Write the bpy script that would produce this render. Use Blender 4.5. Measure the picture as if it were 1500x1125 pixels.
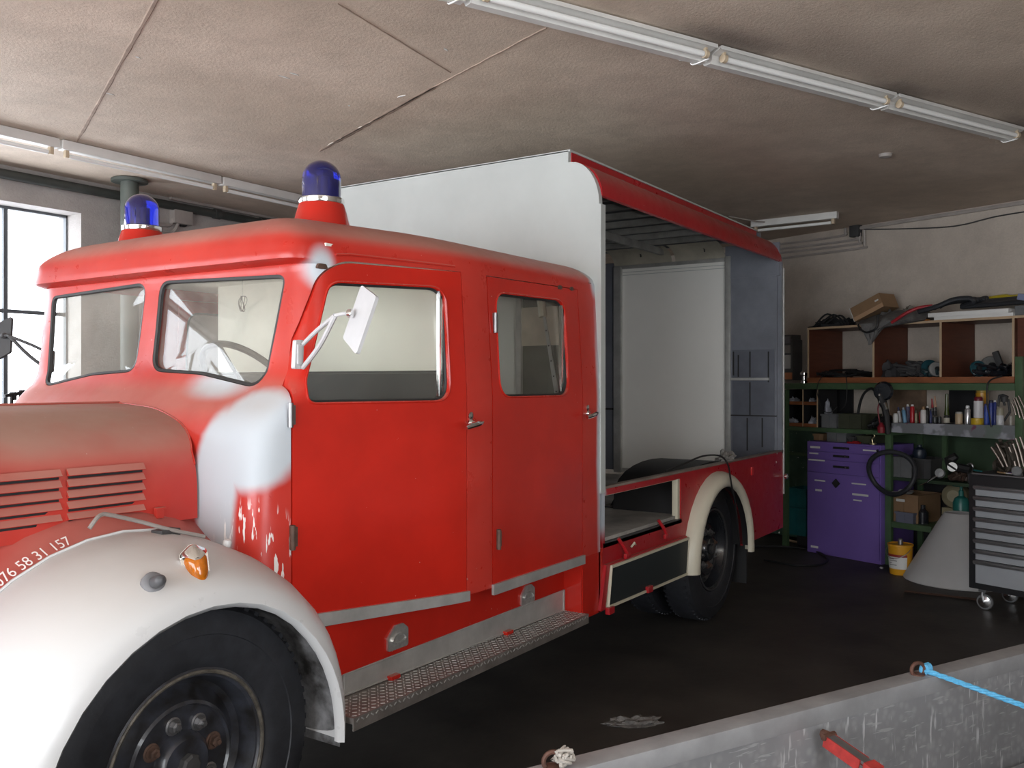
import bpy, bmesh, math, random
from mathutils import Vector, Matrix
random.seed(7)
S = bpy.context.scene
for o in list(bpy.data.objects): bpy.data.objects.remove(o)
C = S.collection
PI = math.pi
# ---------------------------------------------------------------- camera, sky, light, exposure
# world frame: X runs along the truck towards its tail, Y across it (away from the camera), Z up
F = 1327.0
RX, RY = .5505, -.8348          # camera right
FX, FY = .8348, .5505           # camera forward
CZ = 1.6
cam = bpy.data.objects.new('camera', bpy.data.cameras.new('camera')); C.objects.link(cam)
cam.data.sensor_width = 36; cam.data.lens = 36 * F / 1500
cam.data.shift_y = -(562.5 - 560) / 1500
cam.location = (0, 0, CZ)
cam.rotation_euler = (PI / 2, 0, math.atan2(-FX, FY))
cam.data.clip_start = .05
S.camera = cam
S.view_settings.view_transform = 'Standard'; S.view_settings.look = 'None'
S.view_settings.gamma = 1; S.view_settings.use_curve_mapping = False
S.view_settings.exposure = 0.35
W = bpy.data.worlds.new('sky'); S.world = W; W.use_nodes = True
W.node_tree.nodes['Background'].inputs[0].default_value = (.92, .955, 1, 1)
W.node_tree.nodes['Background'].inputs[1].default_value = 6.7

def area(name, loc, direction, sx, sy, portal=True, power=0, col=(1, 1, 1)):
    l = bpy.data.lights.new(name, 'AREA'); l.shape = 'RECTANGLE'; l.size = sx; l.size_y = sy
    l.energy = power; l.color = col
    if portal: l.cycles.is_portal = True
    o = bpy.data.objects.new(name, l); C.objects.link(o); o.location = loc
    o.rotation_euler = Vector(direction).to_track_quat('-Z', 'Y').to_euler()
    return o
area('portal_unseen_gate', (-3.62, 2.6, 1.5), (1, 0, 0), 6.2, 2.95)  # portal in the unseen wide gate, placed for daylight
area('portal_window', (2.58, 6.76, 2.13), (0, -1, 0), 2.7, 1.5)
area('portal_added_side_gate', (-.7, -3.55, 1.45), (0, 1, 0), 2.6, 2.8)  # portal in the side gate, an unseen opening added for light
area('portal_window_front', (-1.3, 6.76, 2.13), (0, -1, 0), 2.9, 1.5)
# the flash on the camera that took the photograph
fl = area('camera_flash', (0.02, -.03, 1.68), (FX, FY, -.03), .06, .04, False, 11, (1, .97, .93))

# ---------------------------------------------------------------- helpers
def at(px, py, X=None, Y=None, Z=None, D=None):
    """point of the place seen at a photograph pixel, on a real plane"""
    t = (px - 750) / F; s = (560 - py) / F
    kx = FX + RX * t; ky = FY + RY * t
    if X is not None: d = X / kx
    elif Y is not None: d = Y / ky
    elif Z is not None: d = (Z - CZ) / s
    else: d = D
    return Vector((kx * d, ky * d, CZ + s * d))

def mat(name, col, rough=.5, metal=0, var=.0, scale=6, bump=0, bscale=60, col2=None, coat=0, spec=.5, trans=0, stretch=None):
    m = bpy.data.materials.new(name); m.use_nodes = True
    nt = m.node_tree; b = nt.nodes['Principled BSDF']
    b.inputs['Roughness'].default_value = rough; b.inputs['Metallic'].default_value = metal
    b.inputs['Coat Weight'].default_value = coat; b.inputs['Specular IOR Level'].default_value = spec
    b.inputs['Transmission Weight'].default_value = trans
    col = tuple(col) + (1,)
    tc = nt.nodes.new('ShaderNodeTexCoord'); src = tc.outputs['Object']
    if stretch:
        mp = nt.nodes.new('ShaderNodeMapping'); mp.inputs['Scale'].default_value = stretch
        nt.links.new(src, mp.inputs[0]); src = mp.outputs[0]
    if var or col2:
        n = nt.nodes.new('ShaderNodeTexNoise'); n.inputs['Scale'].default_value = scale
        n.inputs['Detail'].default_value = 6; n.inputs['Roughness'].default_value = .6
        nt.links.new(src, n.inputs['Vector'])
        r = nt.nodes.new('ShaderNodeValToRGB'); r.color_ramp.elements[0].position = .35; r.color_ramp.elements[1].position = .68
        c2 = tuple(col2) + (1,) if col2 else tuple(c * (1 - var) for c in col[:3]) + (1,)
        r.color_ramp.elements[0].color = c2; r.color_ramp.elements[1].color = col
        nt.links.new(n.outputs[0], r.inputs[0]); nt.links.new(r.outputs[0], b.inputs['Base Color'])
    else: b.inputs['Base Color'].default_value = col
    if bump:
        n2 = nt.nodes.new('ShaderNodeTexNoise'); n2.inputs['Scale'].default_value = bscale; n2.inputs['Detail'].default_value = 4
        nt.links.new(src, n2.inputs['Vector'])
        bp = nt.nodes.new('ShaderNodeBump'); bp.inputs['Strength'].default_value = bump; bp.inputs['Distance'].default_value = .01
        nt.links.new(n2.outputs[0], bp.inputs['Height']); nt.links.new(bp.outputs[0], b.inputs['Normal'])
    return m

def nd(nt, t, **kw):
    n = nt.nodes.new(t)
    for k, v in kw.items(): setattr(n, k, v)
    return n
def mathn(nt, op, a, b=None, clamp=False):
    n = nd(nt, 'ShaderNodeMath', operation=op, use_clamp=clamp)
    for i, v in enumerate((a, b)):
        if v is None: continue
        if isinstance(v, (int, float)): n.inputs[i].default_value = v
        else: nt.links.new(v, n.inputs[i])
    return n.outputs[0]
def mixc(nt, f, a, b):
    n = nd(nt, 'ShaderNodeMix', data_type='RGBA')
    for i, v in ((0, f), (6, a), (7, b)):
        if isinstance(v, (int, float)): n.inputs[i].default_value = v
        elif isinstance(v, tuple): n.inputs[i].default_value = v + (1,)
        else: nt.links.new(v, n.inputs[i])
    return n.outputs[2]
def remap(nt, v, a, b, c=0, d=1):
    n = nd(nt, 'ShaderNodeMapRange', interpolation_type='SMOOTHSTEP')
    nt.links.new(v, n.inputs[0])
    for i, x in enumerate((a, b, c, d)): n.inputs[i + 1].default_value = x
    return n.outputs[0]
def noise(nt, src, scale, detail=4, rough=.6, stretch=None):
    if stretch:
        mp = nd(nt, 'ShaderNodeMapping'); mp.inputs['Scale'].default_value = stretch
        nt.links.new(src, mp.inputs[0]); src = mp.outputs[0]
    n = nd(nt, 'ShaderNodeTexNoise'); n.inputs['Scale'].default_value = scale; n.inputs['Detail'].default_value = detail
    n.inputs['Roughness'].default_value = rough; nt.links.new(src, n.inputs['Vector'])
    return n.outputs[0]

def paint(name, base, patches=(), drips=(), dust=.6, up0=.25, dustcol=(.36, .29, .23), primer=(.47, .51, .55), rough=.3, dark=.85, haze=0.0):
    """old paint with primer patches sprayed on, white runs, and dust that has settled on what faces up"""
    m = bpy.data.materials.new(name); m.use_nodes = True; nt = m.node_tree; b = nt.nodes['Principled BSDF']
    geo = nd(nt, 'ShaderNodeNewGeometry'); tc = nd(nt, 'ShaderNodeTexCoord'); P = tc.outputs['Object']
    n1 = noise(nt, P, 2.2); n2 = noise(nt, P, 14)
    c = mixc(nt, remap(nt, n1, .35, .65), tuple(x * dark for x in base), base)
    rgh = rough
    pf = None
    for (cx, cy, cz, rx, ry, rz, soft) in patches:
        s = nd(nt, 'ShaderNodeVectorMath', operation='SUBTRACT'); nt.links.new(P, s.inputs[0]); s.inputs[1].default_value = (cx, cy, cz)
        d = nd(nt, 'ShaderNodeVectorMath', operation='DIVIDE'); nt.links.new(s.outputs[0], d.inputs[0]); d.inputs[1].default_value = (rx, ry, rz)
        l = nd(nt, 'ShaderNodeVectorMath', operation='LENGTH'); nt.links.new(d.outputs[0], l.inputs[0])
        v = mathn(nt, 'ADD', l.outputs['Value'], mathn(nt, 'MULTIPLY', mathn(nt, 'SUBTRACT', n1, .5), .7))
        f = remap(nt, v, 1 + soft, 1 - soft)
        pf = f if pf is None else mathn(nt, 'MAXIMUM', pf, f)
    if pf is not None: c = mixc(nt, pf, c, primer)
    for (cx, cy, cz, rx, ry, rz) in drips:
        s = nd(nt, 'ShaderNodeVectorMath', operation='SUBTRACT'); nt.links.new(P, s.inputs[0]); s.inputs[1].default_value = (cx, cy, cz)
        d = nd(nt, 'ShaderNodeVectorMath', operation='DIVIDE'); nt.links.new(s.outputs[0], d.inputs[0]); d.inputs[1].default_value = (rx, ry, rz)
        l = nd(nt, 'ShaderNodeVectorMath', operation='LENGTH'); nt.links.new(d.outputs[0], l.inputs[0])
        msk = remap(nt, l.outputs['Value'], 1.1, .7)
        st = noise(nt, P, 1, 3, .5, (60, 60, 9))
        c = mixc(nt, mathn(nt, 'MULTIPLY', msk, remap(nt, st, .575, .60)), c, (.8, .78, .76))
    sx = nd(nt, 'ShaderNodeSeparateXYZ'); nt.links.new(geo.outputs['Normal'], sx.inputs[0])
    up = remap(nt, sx.outputs[2], up0, 1.0)
    df = mathn(nt, 'MULTIPLY', mathn(nt, 'MULTIPLY', up, dust), remap(nt, n1, .2, .7, .55, 1.05), clamp=True)
    c = mixc(nt, df, c, dustcol)
    if haze: c = mixc(nt, mathn(nt, 'MULTIPLY', remap(nt, n1, .2, .75), haze), c, dustcol)
    ch = noise(nt, P, 55, 2)
    c = mixc(nt, mathn(nt, 'MULTIPLY', remap(nt, ch, .765, .79), .7), c, (.6, .5, .45))
    nt.links.new(c, b.inputs['Base Color'])
    rr = mathn(nt, 'ADD', mathn(nt, 'MULTIPLY', df, .5), remap(nt, n2, .3, .7, rough * .9, rough * 1.25))
    if pf is not None: rr = mathn(nt, 'ADD', rr, mathn(nt, 'MULTIPLY', pf, .25))
    nt.links.new(rr, b.inputs['Roughness'])
    bp = nd(nt, 'ShaderNodeBump'); bp.inputs['Strength'].default_value = .06; bp.inputs['Distance'].default_value = .05
    nt.links.new(n1, bp.inputs['Height']); nt.links.new(bp.outputs[0], b.inputs['Normal'])
    return m

def glassmat(name, tint=(.9, .93, .9), dust=.0, dustcol=(.5, .47, .42), refl=1.0):
    m = bpy.data.materials.new(name); m.use_nodes = True; nt = m.node_tree
    for n in list(nt.nodes): nt.nodes.remove(n)
    out = nd(nt, 'ShaderNodeOutputMaterial'); tr = nd(nt, 'ShaderNodeBsdfTransparent'); tr.inputs[0].default_value = tint + (1,)
    gl = nd(nt, 'ShaderNodeBsdfGlossy'); gl.inputs['Roughness'].default_value = .02
    fr = nd(nt, 'ShaderNodeFresnel'); gm = nd(nt, 'ShaderNodeNewGeometry')
    nt.links.new(mathn(nt, 'SUBTRACT', 1.5, mathn(nt, 'MULTIPLY', gm.outputs['Backfacing'], .8333)), fr.inputs[0])   # same sheen on both faces of a thin pane
    mx = nd(nt, 'ShaderNodeMixShader'); nt.links.new(mathn(nt, 'MULTIPLY', fr.outputs[0], refl), mx.inputs[0])
    nt.links.new(tr.outputs[0], mx.inputs[1]); nt.links.new(gl.outputs[0], mx.inputs[2])
    last = mx.outputs[0]
    if dust:
        df = nd(nt, 'ShaderNodeBsdfDiffuse'); df.inputs[0].default_value = dustcol + (1,)
        tc = nd(nt, 'ShaderNodeTexCoord'); n = noise(nt, tc.outputs['Object'], 3)
        m2 = nd(nt, 'ShaderNodeMixShader'); nt.links.new(remap(nt, n, .3, .7, dust * .6, dust * 1.3), m2.inputs[0])
        nt.links.new(last, m2.inputs[1]); nt.links.new(df.outputs[0], m2.inputs[2]); last = m2.outputs[0]
    nt.links.new(last, out.inputs[0])
    return m

def smoothmesh(me, ang=35):
    for p in me.polygons: p.use_smooth = True
    me.set_sharp_from_angle(angle=math.radians(ang))

class MB:
    def __init__(s): s.bm = bmesh.new()
    def box(s, lo, hi, bev=0, M=None):
        lo = Vector(lo); hi = Vector(hi); c = (lo + hi) / 2; d = hi - lo
        r = bmesh.ops.create_cube(s.bm, size=1)
        for v in r['verts']: v.co = Vector((v.co.x * d.x, v.co.y * d.y, v.co.z * d.z)) + c
        if bev:
            es = list({e for v in r['verts'] for e in v.link_edges})
            q = bmesh.ops.bevel(s.bm, geom=es, offset=bev, segments=2, affect='EDGES', profile=.7)
            vs = list({v for f in q['faces'] for v in f.verts} | {v for v in r['verts'] if v.is_valid})
        else: vs = r['verts']
        if M is not None:
            for v in vs: v.co = M @ v.co
        return s
    def obox(s, c, size, rot=(0, 0, 0), bev=0):
        from mathutils import Euler
        M = Matrix.Translation(c) @ Euler(rot).to_matrix().to_4x4(); h = Vector(size) / 2
        return s.box(-h, h, bev, M)
    def faces(s, vs, fs):
        b = [s.bm.verts.new(v) for v in vs]
        for f in fs:
            try: s.bm.faces.new([b[i] for i in f])
            except ValueError: pass
        return s
    def grid(s, rows, closed=False):
        b = [[s.bm.verts.new(p) for p in r] for r in rows]; n = len(rows[0])
        for i in range(len(rows) - 1):
            for j in range(n if closed else n - 1):
                k = (j + 1) % n
                s.bm.faces.new((b[i][j], b[i][k], b[i + 1][k], b[i + 1][j]))
        return b
    def lathe(s, prof, loc=(0, 0, 0), axis=(0, 0, 1), n=24, M=None, cap=True):
        """prof: (radius, height) along the axis"""
        q = Vector((0, 0, 1)).rotation_difference(Vector(axis)).to_matrix().to_4x4()
        M = M or Matrix.Translation(loc) @ q
        rows = [[M @ Vector((max(r, 1e-5) * math.cos(2 * PI * k / n), max(r, 1e-5) * math.sin(2 * PI * k / n), h)) for k in range(n)] for r, h in prof]
        b = s.grid(rows, True)
        for rr, idx in ((prof[0][0], 0), (prof[-1][0], -1)):
            if rr > 1e-4 and cap:
                try: s.bm.faces.new(b[idx])
                except ValueError: pass
        return s
    def cyl(s, p0, p1, r0, r1=None, n=12):
        p0 = Vector(p0); p1 = Vector(p1); d = p1 - p0
        return s.lathe([(r0, 0), (r0 if r1 is None else r1, d.length)], p0, d.normalized(), n)
    def tube(s, pts, r, n=8, closed=False, flat=1.0):
        pts = [Vector(p) for p in pts]; m = len(pts); rows = []; prev = None
        for i, p in enumerate(pts):
            a = pts[(i - 1) % m] if (closed or i) else p; c = pts[(i + 1) % m] if (closed or i < m - 1) else p
            t = (c - a)
            if t.length < 1e-9: t = Vector((0, 0, 1))
            t.normalize()
            if prev is None: prev = t.cross(Vector((0, 0, 1)) if abs(t.z) < .9 else Vector((1, 0, 0))).normalized()
            u = (prev - t * prev.dot(t)); u = u.normalized() if u.length > 1e-6 else t.orthogonal().normalized(); prev = u
            v = t.cross(u); rr = r[i] if isinstance(r, (list, tuple)) else r
            rows.append([p + u * (rr * math.cos(2 * PI * k / n)) + v * (rr * flat * math.sin(2 * PI * k / n)) for k in range(n)])
        if closed: rows.append(rows[0])
        b = s.grid(rows, True)
        if closed: bmesh.ops.remove_doubles(s.bm, verts=s.bm.verts, dist=1e-6)
        else:
            s.bm.faces.new(b[0]); s.bm.faces.new(b[-1])
        return s
    def prism(s, poly, f, d0, d1):
        """poly of 2d points, f(a,b,d) -> 3d"""
        A = [s.bm.verts.new(f(a, b, d0)) for a, b in poly]; B = [s.bm.verts.new(f(a, b, d1)) for a, b in poly]
        s.bm.faces.new(A); s.bm.faces.new(B[::-1]); n = len(poly)
        for i in range(n): s.bm.faces.new((A[i], B[i], B[(i + 1) % n], A[(i + 1) % n]))
        return s
    def mesh(s, name, tri=False):
        bmesh.ops.recalc_face_normals(s.bm, faces=s.bm.faces)
        me = bpy.data.meshes.new(name); s.bm.to_mesh(me); s.bm.free(); return me
    def build(s, name, material, parent=None, T=None, ang=35, center=None, recalc=True):
        if recalc: bmesh.ops.recalc_face_normals(s.bm, faces=s.bm.faces)
        if T is not None: bmesh.ops.transform(s.bm, matrix=T, verts=s.bm.verts)
        me = bpy.data.meshes.new(name); 
        if center is None: center = parent is None
        loc = Vector((0, 0, 0))
        if center:
            xs = [v.co for v in s.bm.verts]
            loc = Vector(((min(v.x for v in xs) + max(v.x for v in xs)) / 2, (min(v.y for v in xs) + max(v.y for v in xs)) / 2, min(v.z for v in xs)))
            for v in xs: v -= loc
        s.bm.to_mesh(me); s.bm.free()
        return link(name, me, material, parent, loc, ang)

def link(name, me, material, parent=None, loc=(0, 0, 0), ang=35):
    smoothmesh(me, ang); me.materials.clear(); me.materials.append(material)
    o = bpy.data.objects.new(name, me); C.objects.link(o); o.location = loc
    if parent: setparent(o, parent)
    return o
def setparent(o, p):
    o.parent = p; o.matrix_parent_inverse = wm(p).inverted()
def wm(o):
    m = Matrix.LocRotScale(o.location, o.rotation_euler, o.scale)
    if o.parent: m = wm(o.parent) @ o.matrix_parent_inverse @ m
    return m
def tag(o, label=None, cat=None, group=None, kind=None):
    if label: o['label'] = label
    if cat: o['category'] = cat
    if group: o['group'] = group
    if kind: o['kind'] = kind
    return o
def empty(name, loc, label, cat, group=None, rot=0, T=None):
    o = bpy.data.objects.new(name, None); C.objects.link(o); o.empty_display_size = .1
    if T is not None: o.location = T @ Vector(loc); o.rotation_euler = (0, 0, T.to_euler().z + rot)
    else: o.location = loc; o.rotation_euler = (0, 0, rot)
    return tag(o, label, cat, group)
def struct(o): return tag(o, kind='structure')
def copytree(o, parent=None, name=None):
    c = o.copy(); C.objects.link(c)
    if parent is not None: c.parent = parent
    for ch in list(o.children): copytree(ch, c)
    return c

def meshbool(me, cutter, op):
    a = bpy.data.objects.new('a', me); b = bpy.data.objects.new('b', cutter); C.objects.link(a); C.objects.link(b)
    m = a.modifiers.new('b', 'BOOLEAN'); m.operation = op; m.object = b; m.solver = 'EXACT'
    dg = bpy.context.evaluated_depsgraph_get(); dg.update()
    r = bpy.data.meshes.new_from_object(a.evaluated_get(dg))
    bpy.data.objects.remove(a); bpy.data.objects.remove(b)
    return r
def solidify(me, th):
    a = bpy.data.objects.new('a', me); C.objects.link(a)
    m = a.modifiers.new('s', 'SOLIDIFY'); m.thickness = th; m.offset = -1; m.use_rim = True
    dg = bpy.context.evaluated_depsgraph_get(); dg.update()
    r = bpy.data.meshes.new_from_object(a.evaluated_get(dg)); bpy.data.objects.remove(a)
    return r
def prismmesh(poly, f, d0, d1):
    return MB().prism(poly, f, d0, d1).mesh('c')
def rpoly(pts, r, n=5):
    """polygon with rounded corners; r single or per corner"""
    out = []; m = len(pts)
    for i, p in enumerate(pts):
        p = Vector(p); a = Vector(pts[i - 1]); c = Vector(pts[(i + 1) % m]); rr = r[i] if isinstance(r, (list, tuple)) else r
        if rr <= 0: out.append(tuple(p)); continue
        u = (a - p).normalized(); v = (c - p).normalized(); ang = u.angle(v); t = rr / math.tan(ang / 2)
        t = min(t, (a - p).length * .49, (c - p).length * .49)
        p0 = p + u * t; p1 = p + v * t
        for k in range(n + 1):
            s = k / n; out.append(tuple(p0 * (1 - s) ** 2 + p * 2 * s * (1 - s) + p1 * s * s))
    return out
def ring(outer, inner, f, d0, d1, mb):
    """frame between two polygons of equal count"""
    n = len(outer)
    A = [mb.bm.verts.new(f(a, b, d0)) for a, b in outer]; B = [mb.bm.verts.new(f(a, b, d0)) for a, b in inner]
    A2 = [mb.bm.verts.new(f(a, b, d1)) for a, b in outer]; B2 = [mb.bm.verts.new(f(a, b, d1)) for a, b in inner]
    for i in range(n):
        j = (i + 1) % n
        for q in ((A[i], A[j], B[j], B[i]), (A2[i], B2[i], B2[j], A2[j]), (A[i], A2[i], A2[j], A[j]), (B[i], B[j], B2[j], B2[i])): mb.bm.faces.new(q)
    return mb
def inset(poly, d):
    out = []; n = len(poly); area_ = sum(poly[i][0] * poly[(i + 1) % n][1] - poly[(i + 1) % n][0] * poly[i][1] for i in range(n)); s = 1 if area_ > 0 else -1
    for i in range(n):
        a = Vector(poly[i - 1]); c = Vector(poly[(i + 1) % n]); t = (c - a).normalized(); nn = Vector((-t.y, t.x)) * s
        out.append(tuple(Vector(poly[i]) + nn * d))
    return out
XZ = lambda a, b, d: Vector((a, d, b))
YZ = lambda a, b, d: Vector((d, a, b))
XY = lambda a, b, d: Vector((a, b, d))
def spline(pts, n=6):
    pts = [Vector(p) for p in pts]; out = []
    for i in range(len(pts) - 1):
        p0 = pts[max(i - 1, 0)]; p1 = pts[i]; p2 = pts[i + 1]; p3 = pts[min(i + 2, len(pts) - 1)]
        for k in range(n):
            t = k / n; out.append(.5 * ((2 * p1) + (p2 - p0) * t + (2 * p0 - 5 * p1 + 4 * p2 - p3) * t * t + (3 * p1 - p0 - 3 * p2 + p3) * t ** 3))
    out.append(pts[-1]); return out
def textmesh(s, size, depth=.0, bold=0):
    c = bpy.data.curves.new('t', 'FONT'); c.body = s; c.size = size; c.extrude = depth; c.offset = bold
    o = bpy.data.objects.new('t', c); C.objects.link(o); dg = bpy.context.evaluated_depsgraph_get(); dg.update()
    me = bpy.data.meshes.new_from_object(o.evaluated_get(dg)); bpy.data.objects.remove(o); return me

# ---------------------------------------------------------------- materials
M = {}
M['aluminium'] = mat('aluminium', (.56, .56, .54), .4, .5, var=.25, scale=8, bump=.05)
M['chrome'] = mat('chrome', (.8, .8, .8), .12, 1)
M['steel'] = mat('steel', (.35, .35, .36), .4, .9, var=.3)
M['black'] = mat('black', (.012, .012, .013), .55)
M['blackgloss'] = mat('blackgloss', (.022, .025, .032), .22, var=.5, coat=.5)
M['rimpaint'] = mat('rim_paint', (.050, .055, .072), .3, var=.6, scale=14, coat=.4, col2=(.018, .017, .017))
M['rimlip_glint'] = mat('rim_lip_glint', (.20, .18, .15), .4, .3, var=.7, scale=22)  # lighter tone stands in for the highlight ring on the front rims
M['rubber'] = mat('rubber', (.026, .028, .034), .55, var=.4, scale=20, bump=.1)
M['darkgrey'] = mat('darkgrey', (.06, .06, .062), .6, var=.3)
M['primer'] = mat('primer', (.49, .515, .50), .42, var=.10, scale=2.5, bump=.05, bscale=8)
M['greypaint'] = mat('greypaint', (.22, .235, .275), .38, var=.35, scale=2.5)
M['cream'] = mat('cream', (.62, .58, .45), .5, var=.12, scale=3)
M['white'] = mat('white', (.72, .72, .70), .5, var=.06)
M['wood'] = mat('wood', (.12, .035, .018), .5, var=.3, scale=5, stretch=(1, 1, 8))
M['ply'] = mat('ply', (.42, .28, .15), .6, var=.25)
# ---------------------------------------------------------------- the room
CEIL = 3.12
WU = Vector((-.3677, -.930, 0)).normalized()                      # along the back wall, to the right
WN = Vector((-.930, .3677, 0)).normalized()                       # out of the back wall, into the room
W0 = Vector((9.253, 2.163, 0))                                    # a point at the foot of the back wall
BT = Matrix(((WU.x, -WN.x, 0, W0.x), (WU.y, -WN.y, 0, W0.y), (0, 0, 1, 0), (0, 0, 0, 1)))   # wall frame: x right, y into wall, z up
def wallmat(name, col, col2, soot=(), sootang=0):
    m = bpy.data.materials.new(name); m.use_nodes = True; nt = m.node_tree; b = nt.nodes['Principled BSDF']
    tc = nd(nt, 'ShaderNodeTexCoord'); P = tc.outputs['Object']
    n1 = noise(nt, P, .7, 5, .6); n2 = noise(nt, P, 3.5, 6, .7)
    c = mixc(nt, remap(nt, n1, .3, .7), col2, col)
    c = mixc(nt, remap(nt, n2, .35, .7, 0, .35), c, tuple(x * .62 for x in col2))
    c = mixc(nt, remap(nt, noise(nt, P, 60, 5, .8), .3, .7, 0, .22), c, tuple(x * .6 for x in col2))
    for (cx, cy, rx, ry, f0) in soot:
        sv = nd(nt, 'ShaderNodeVectorMath', operation='SUBTRACT'); nt.links.new(P, sv.inputs[0]); sv.inputs[1].default_value = (cx, cy, CEIL)
        rt = nd(nt, 'ShaderNodeVectorRotate', rotation_type='Z_AXIS'); nt.links.new(sv.outputs[0], rt.inputs['Vector']); rt.inputs['Angle'].default_value = -sootang
        dv = nd(nt, 'ShaderNodeVectorMath', operation='DIVIDE'); nt.links.new(rt.outputs[0], dv.inputs[0]); dv.inputs[1].default_value = (rx, ry, 1)
        ln = nd(nt, 'ShaderNodeVectorMath', operation='LENGTH'); nt.links.new(dv.outputs[0], ln.inputs[0])
        v = mathn(nt, 'ADD', ln.outputs['Value'], mathn(nt, 'MULTIPLY', mathn(nt, 'SUBTRACT', n2, .5), 1.2))
        c = mixc(nt, remap(nt, v, 1.2, .0, 0, f0), c, (.10, .08, .07))
    nt.links.new(c, b.inputs['Base Color']); b.inputs['Roughness'].default_value = .85
    bp = nd(nt, 'ShaderNodeBump'); bp.inputs['Strength'].default_value = .6; bp.inputs['Distance'].default_value = .006
    nt.links.new(noise(nt, P, 70, 4, .7), bp.inputs['Height']); nt.links.new(bp.outputs[0], b.inputs['Normal'])
    return m
M['wall'] = wallmat('wall_plaster', (.60, .53, .46), (.52, .455, .39))
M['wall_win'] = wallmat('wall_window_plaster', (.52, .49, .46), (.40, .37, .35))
_j = [at(px, py, Z=3.05) for px, py in ((1040, 92), (1295, 160), (1483, 208))]
_d = (_j[2] - _j[0]).normalized(); _n = Vector((-_d.y, _d.x, 0)); _n = _n if _n.dot(_j[0]) < 0 else -_n
M['ceiling'] = wallmat('ceiling_plaster', (.74, .62, .51), (.56, .455, .36), [((q + _n * .10).x, (q + _n * .10).y, .42, .16, .75) for q in _j] + [((q + _n * .25 + _d * .5).x, (q + _n * .25 + _d * .5).y, .9, .35, .35) for q in _j], math.atan2(_d.y, _d.x))
M['floor'] = mat('floor_concrete', (.058, .052, .046), .6, var=.5, scale=2.2, bump=.15, bscale=25, col2=(.026, .023, .021))
LW = 6.45
A = W0 + WU * 6; Bk = W0 - WU * ((LW - W0.y) / .930)
poly = [(-3.6, A.y), (A.x, A.y), (Bk.x, LW), (-3.6, LW)]
b = MB(); b.prism(poly, XY, -.1, 0); struct(b.build('floor', M['floor']))
b = MB(); b.prism([(-3.7, A.y - .2), (A.x + .2, A.y - .2), (Bk.x + .3, LW + .3), (-3.7, LW + .3)], XY, CEIL, CEIL + .15); struct(b.build('ceiling', M['ceiling'], center=False))
# back wall (its own frame)
L0 = -(Bk - W0).length
b = MB(); b.box((L0 - .3, 0, 0), (6.0, .2, CEIL)); struct(b.build('wall_back', M['wall'], T=BT, center=False))
b = MB(); b.box((.6, A.y - .2, 0), (A.x, A.y, CEIL)); b.box((-3.6, A.y - .2, 0), (-2.0, A.y, CEIL)); b.box((-2.0, A.y - .2, 2.9), (.6, A.y, CEIL)); struct(b.build('wall_right', M['wall'], center=False))  # side gate opening added out of view to bring in more daylight
# gate wall: wide gate out of view, placed to let daylight in
b = MB(); b.box((-3.75, A.y, 0), (-3.6, -.5, CEIL)); b.box((-3.75, 5.7, 0), (-3.6, LW, CEIL)); b.box((-3.75, -.5, 2.98), (-3.6, 5.7, CEIL))
struct(b.build('wall_front', M['wall'], center=False))
# window wall
WZ0, WZ1 = 1.40, 2.87
wins = [(1.26, 3.9), (-2.75, .15)]
b = MB(); T = .3
b.box((-3.6, LW, 0), (Bk.x + .2, LW + T, WZ0)); b.box((-3.6, LW, WZ1), (Bk.x + .2, LW + T, CEIL))
b.box((-3.6, LW, WZ0), (-2.75, LW + T, WZ1)); b.box((.15, LW, WZ0), (1.26, LW + T, WZ1)); b.box((3.9, LW, WZ0), (Bk.x + .2, LW + T, WZ1))
struct(b.build('wall_left', M['wall_win'], center=False))
M['winframe'] = mat('window_steel', (.10, .11, .12), .5)
M['winglass'] = glassmat('window_glass', (.97, .98, 1))
for k, (x0, x1) in enumerate(wins):
    e = bpy.data.objects.new('window_%d' % (k + 1), None); C.objects.link(e); e.location = ((x0 + x1) / 2, LW + .2, WZ0); struct(e)
    yy = LW + .2
    b = MB(); b.box((x0, yy - .02, WZ0), (x0 + .04, yy + .02, WZ1)); b.box((x1 - .012, yy - .02, WZ0), (x1, yy + .02, WZ1))
    b.box((x0, yy - .02, WZ0), (x1, yy + .02, WZ0 + .04)); b.box((x0, yy - .02, WZ1 - .02), (x1, yy + .02, WZ1)); b.build('window_frame', M['winframe'], e)
    nx = 6
    for i in range(1, nx):
        xx = x1 - (x1 - x0) * i / nx - .02
        b = MB(); b.box((xx - .015, yy - .015, WZ0), (xx + .015, yy + .015, WZ1)); b.build('mullion', M['winframe'], e)
    for zz in (2.115,):
        b = MB(); b.box((x0, yy - .012, zz - .014), (x1, yy + .012, zz + .014)); b.build('glazing_bar', M['winframe'], e)
    for i in range(nx):
        a0 = x1 - (x1 - x0) * (i + 1) / nx; a1 = a0 + (x1 - x0) / nx
        for z0, z1 in ((WZ0 + .03, 2.115), (2.115, WZ1 - .02)):
            b = MB(); b.box((a0 + .01, yy - .003, z0), (a1 - .01, yy + .003, z1)); b.build('pane', M['winglass'], e)
    b = MB(); b.box((x0 - .02, LW - .06, WZ0 - .04), (x1 + .02, LW + .2, WZ0)); b.build('window_sill', M['wall_win'], e)
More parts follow.
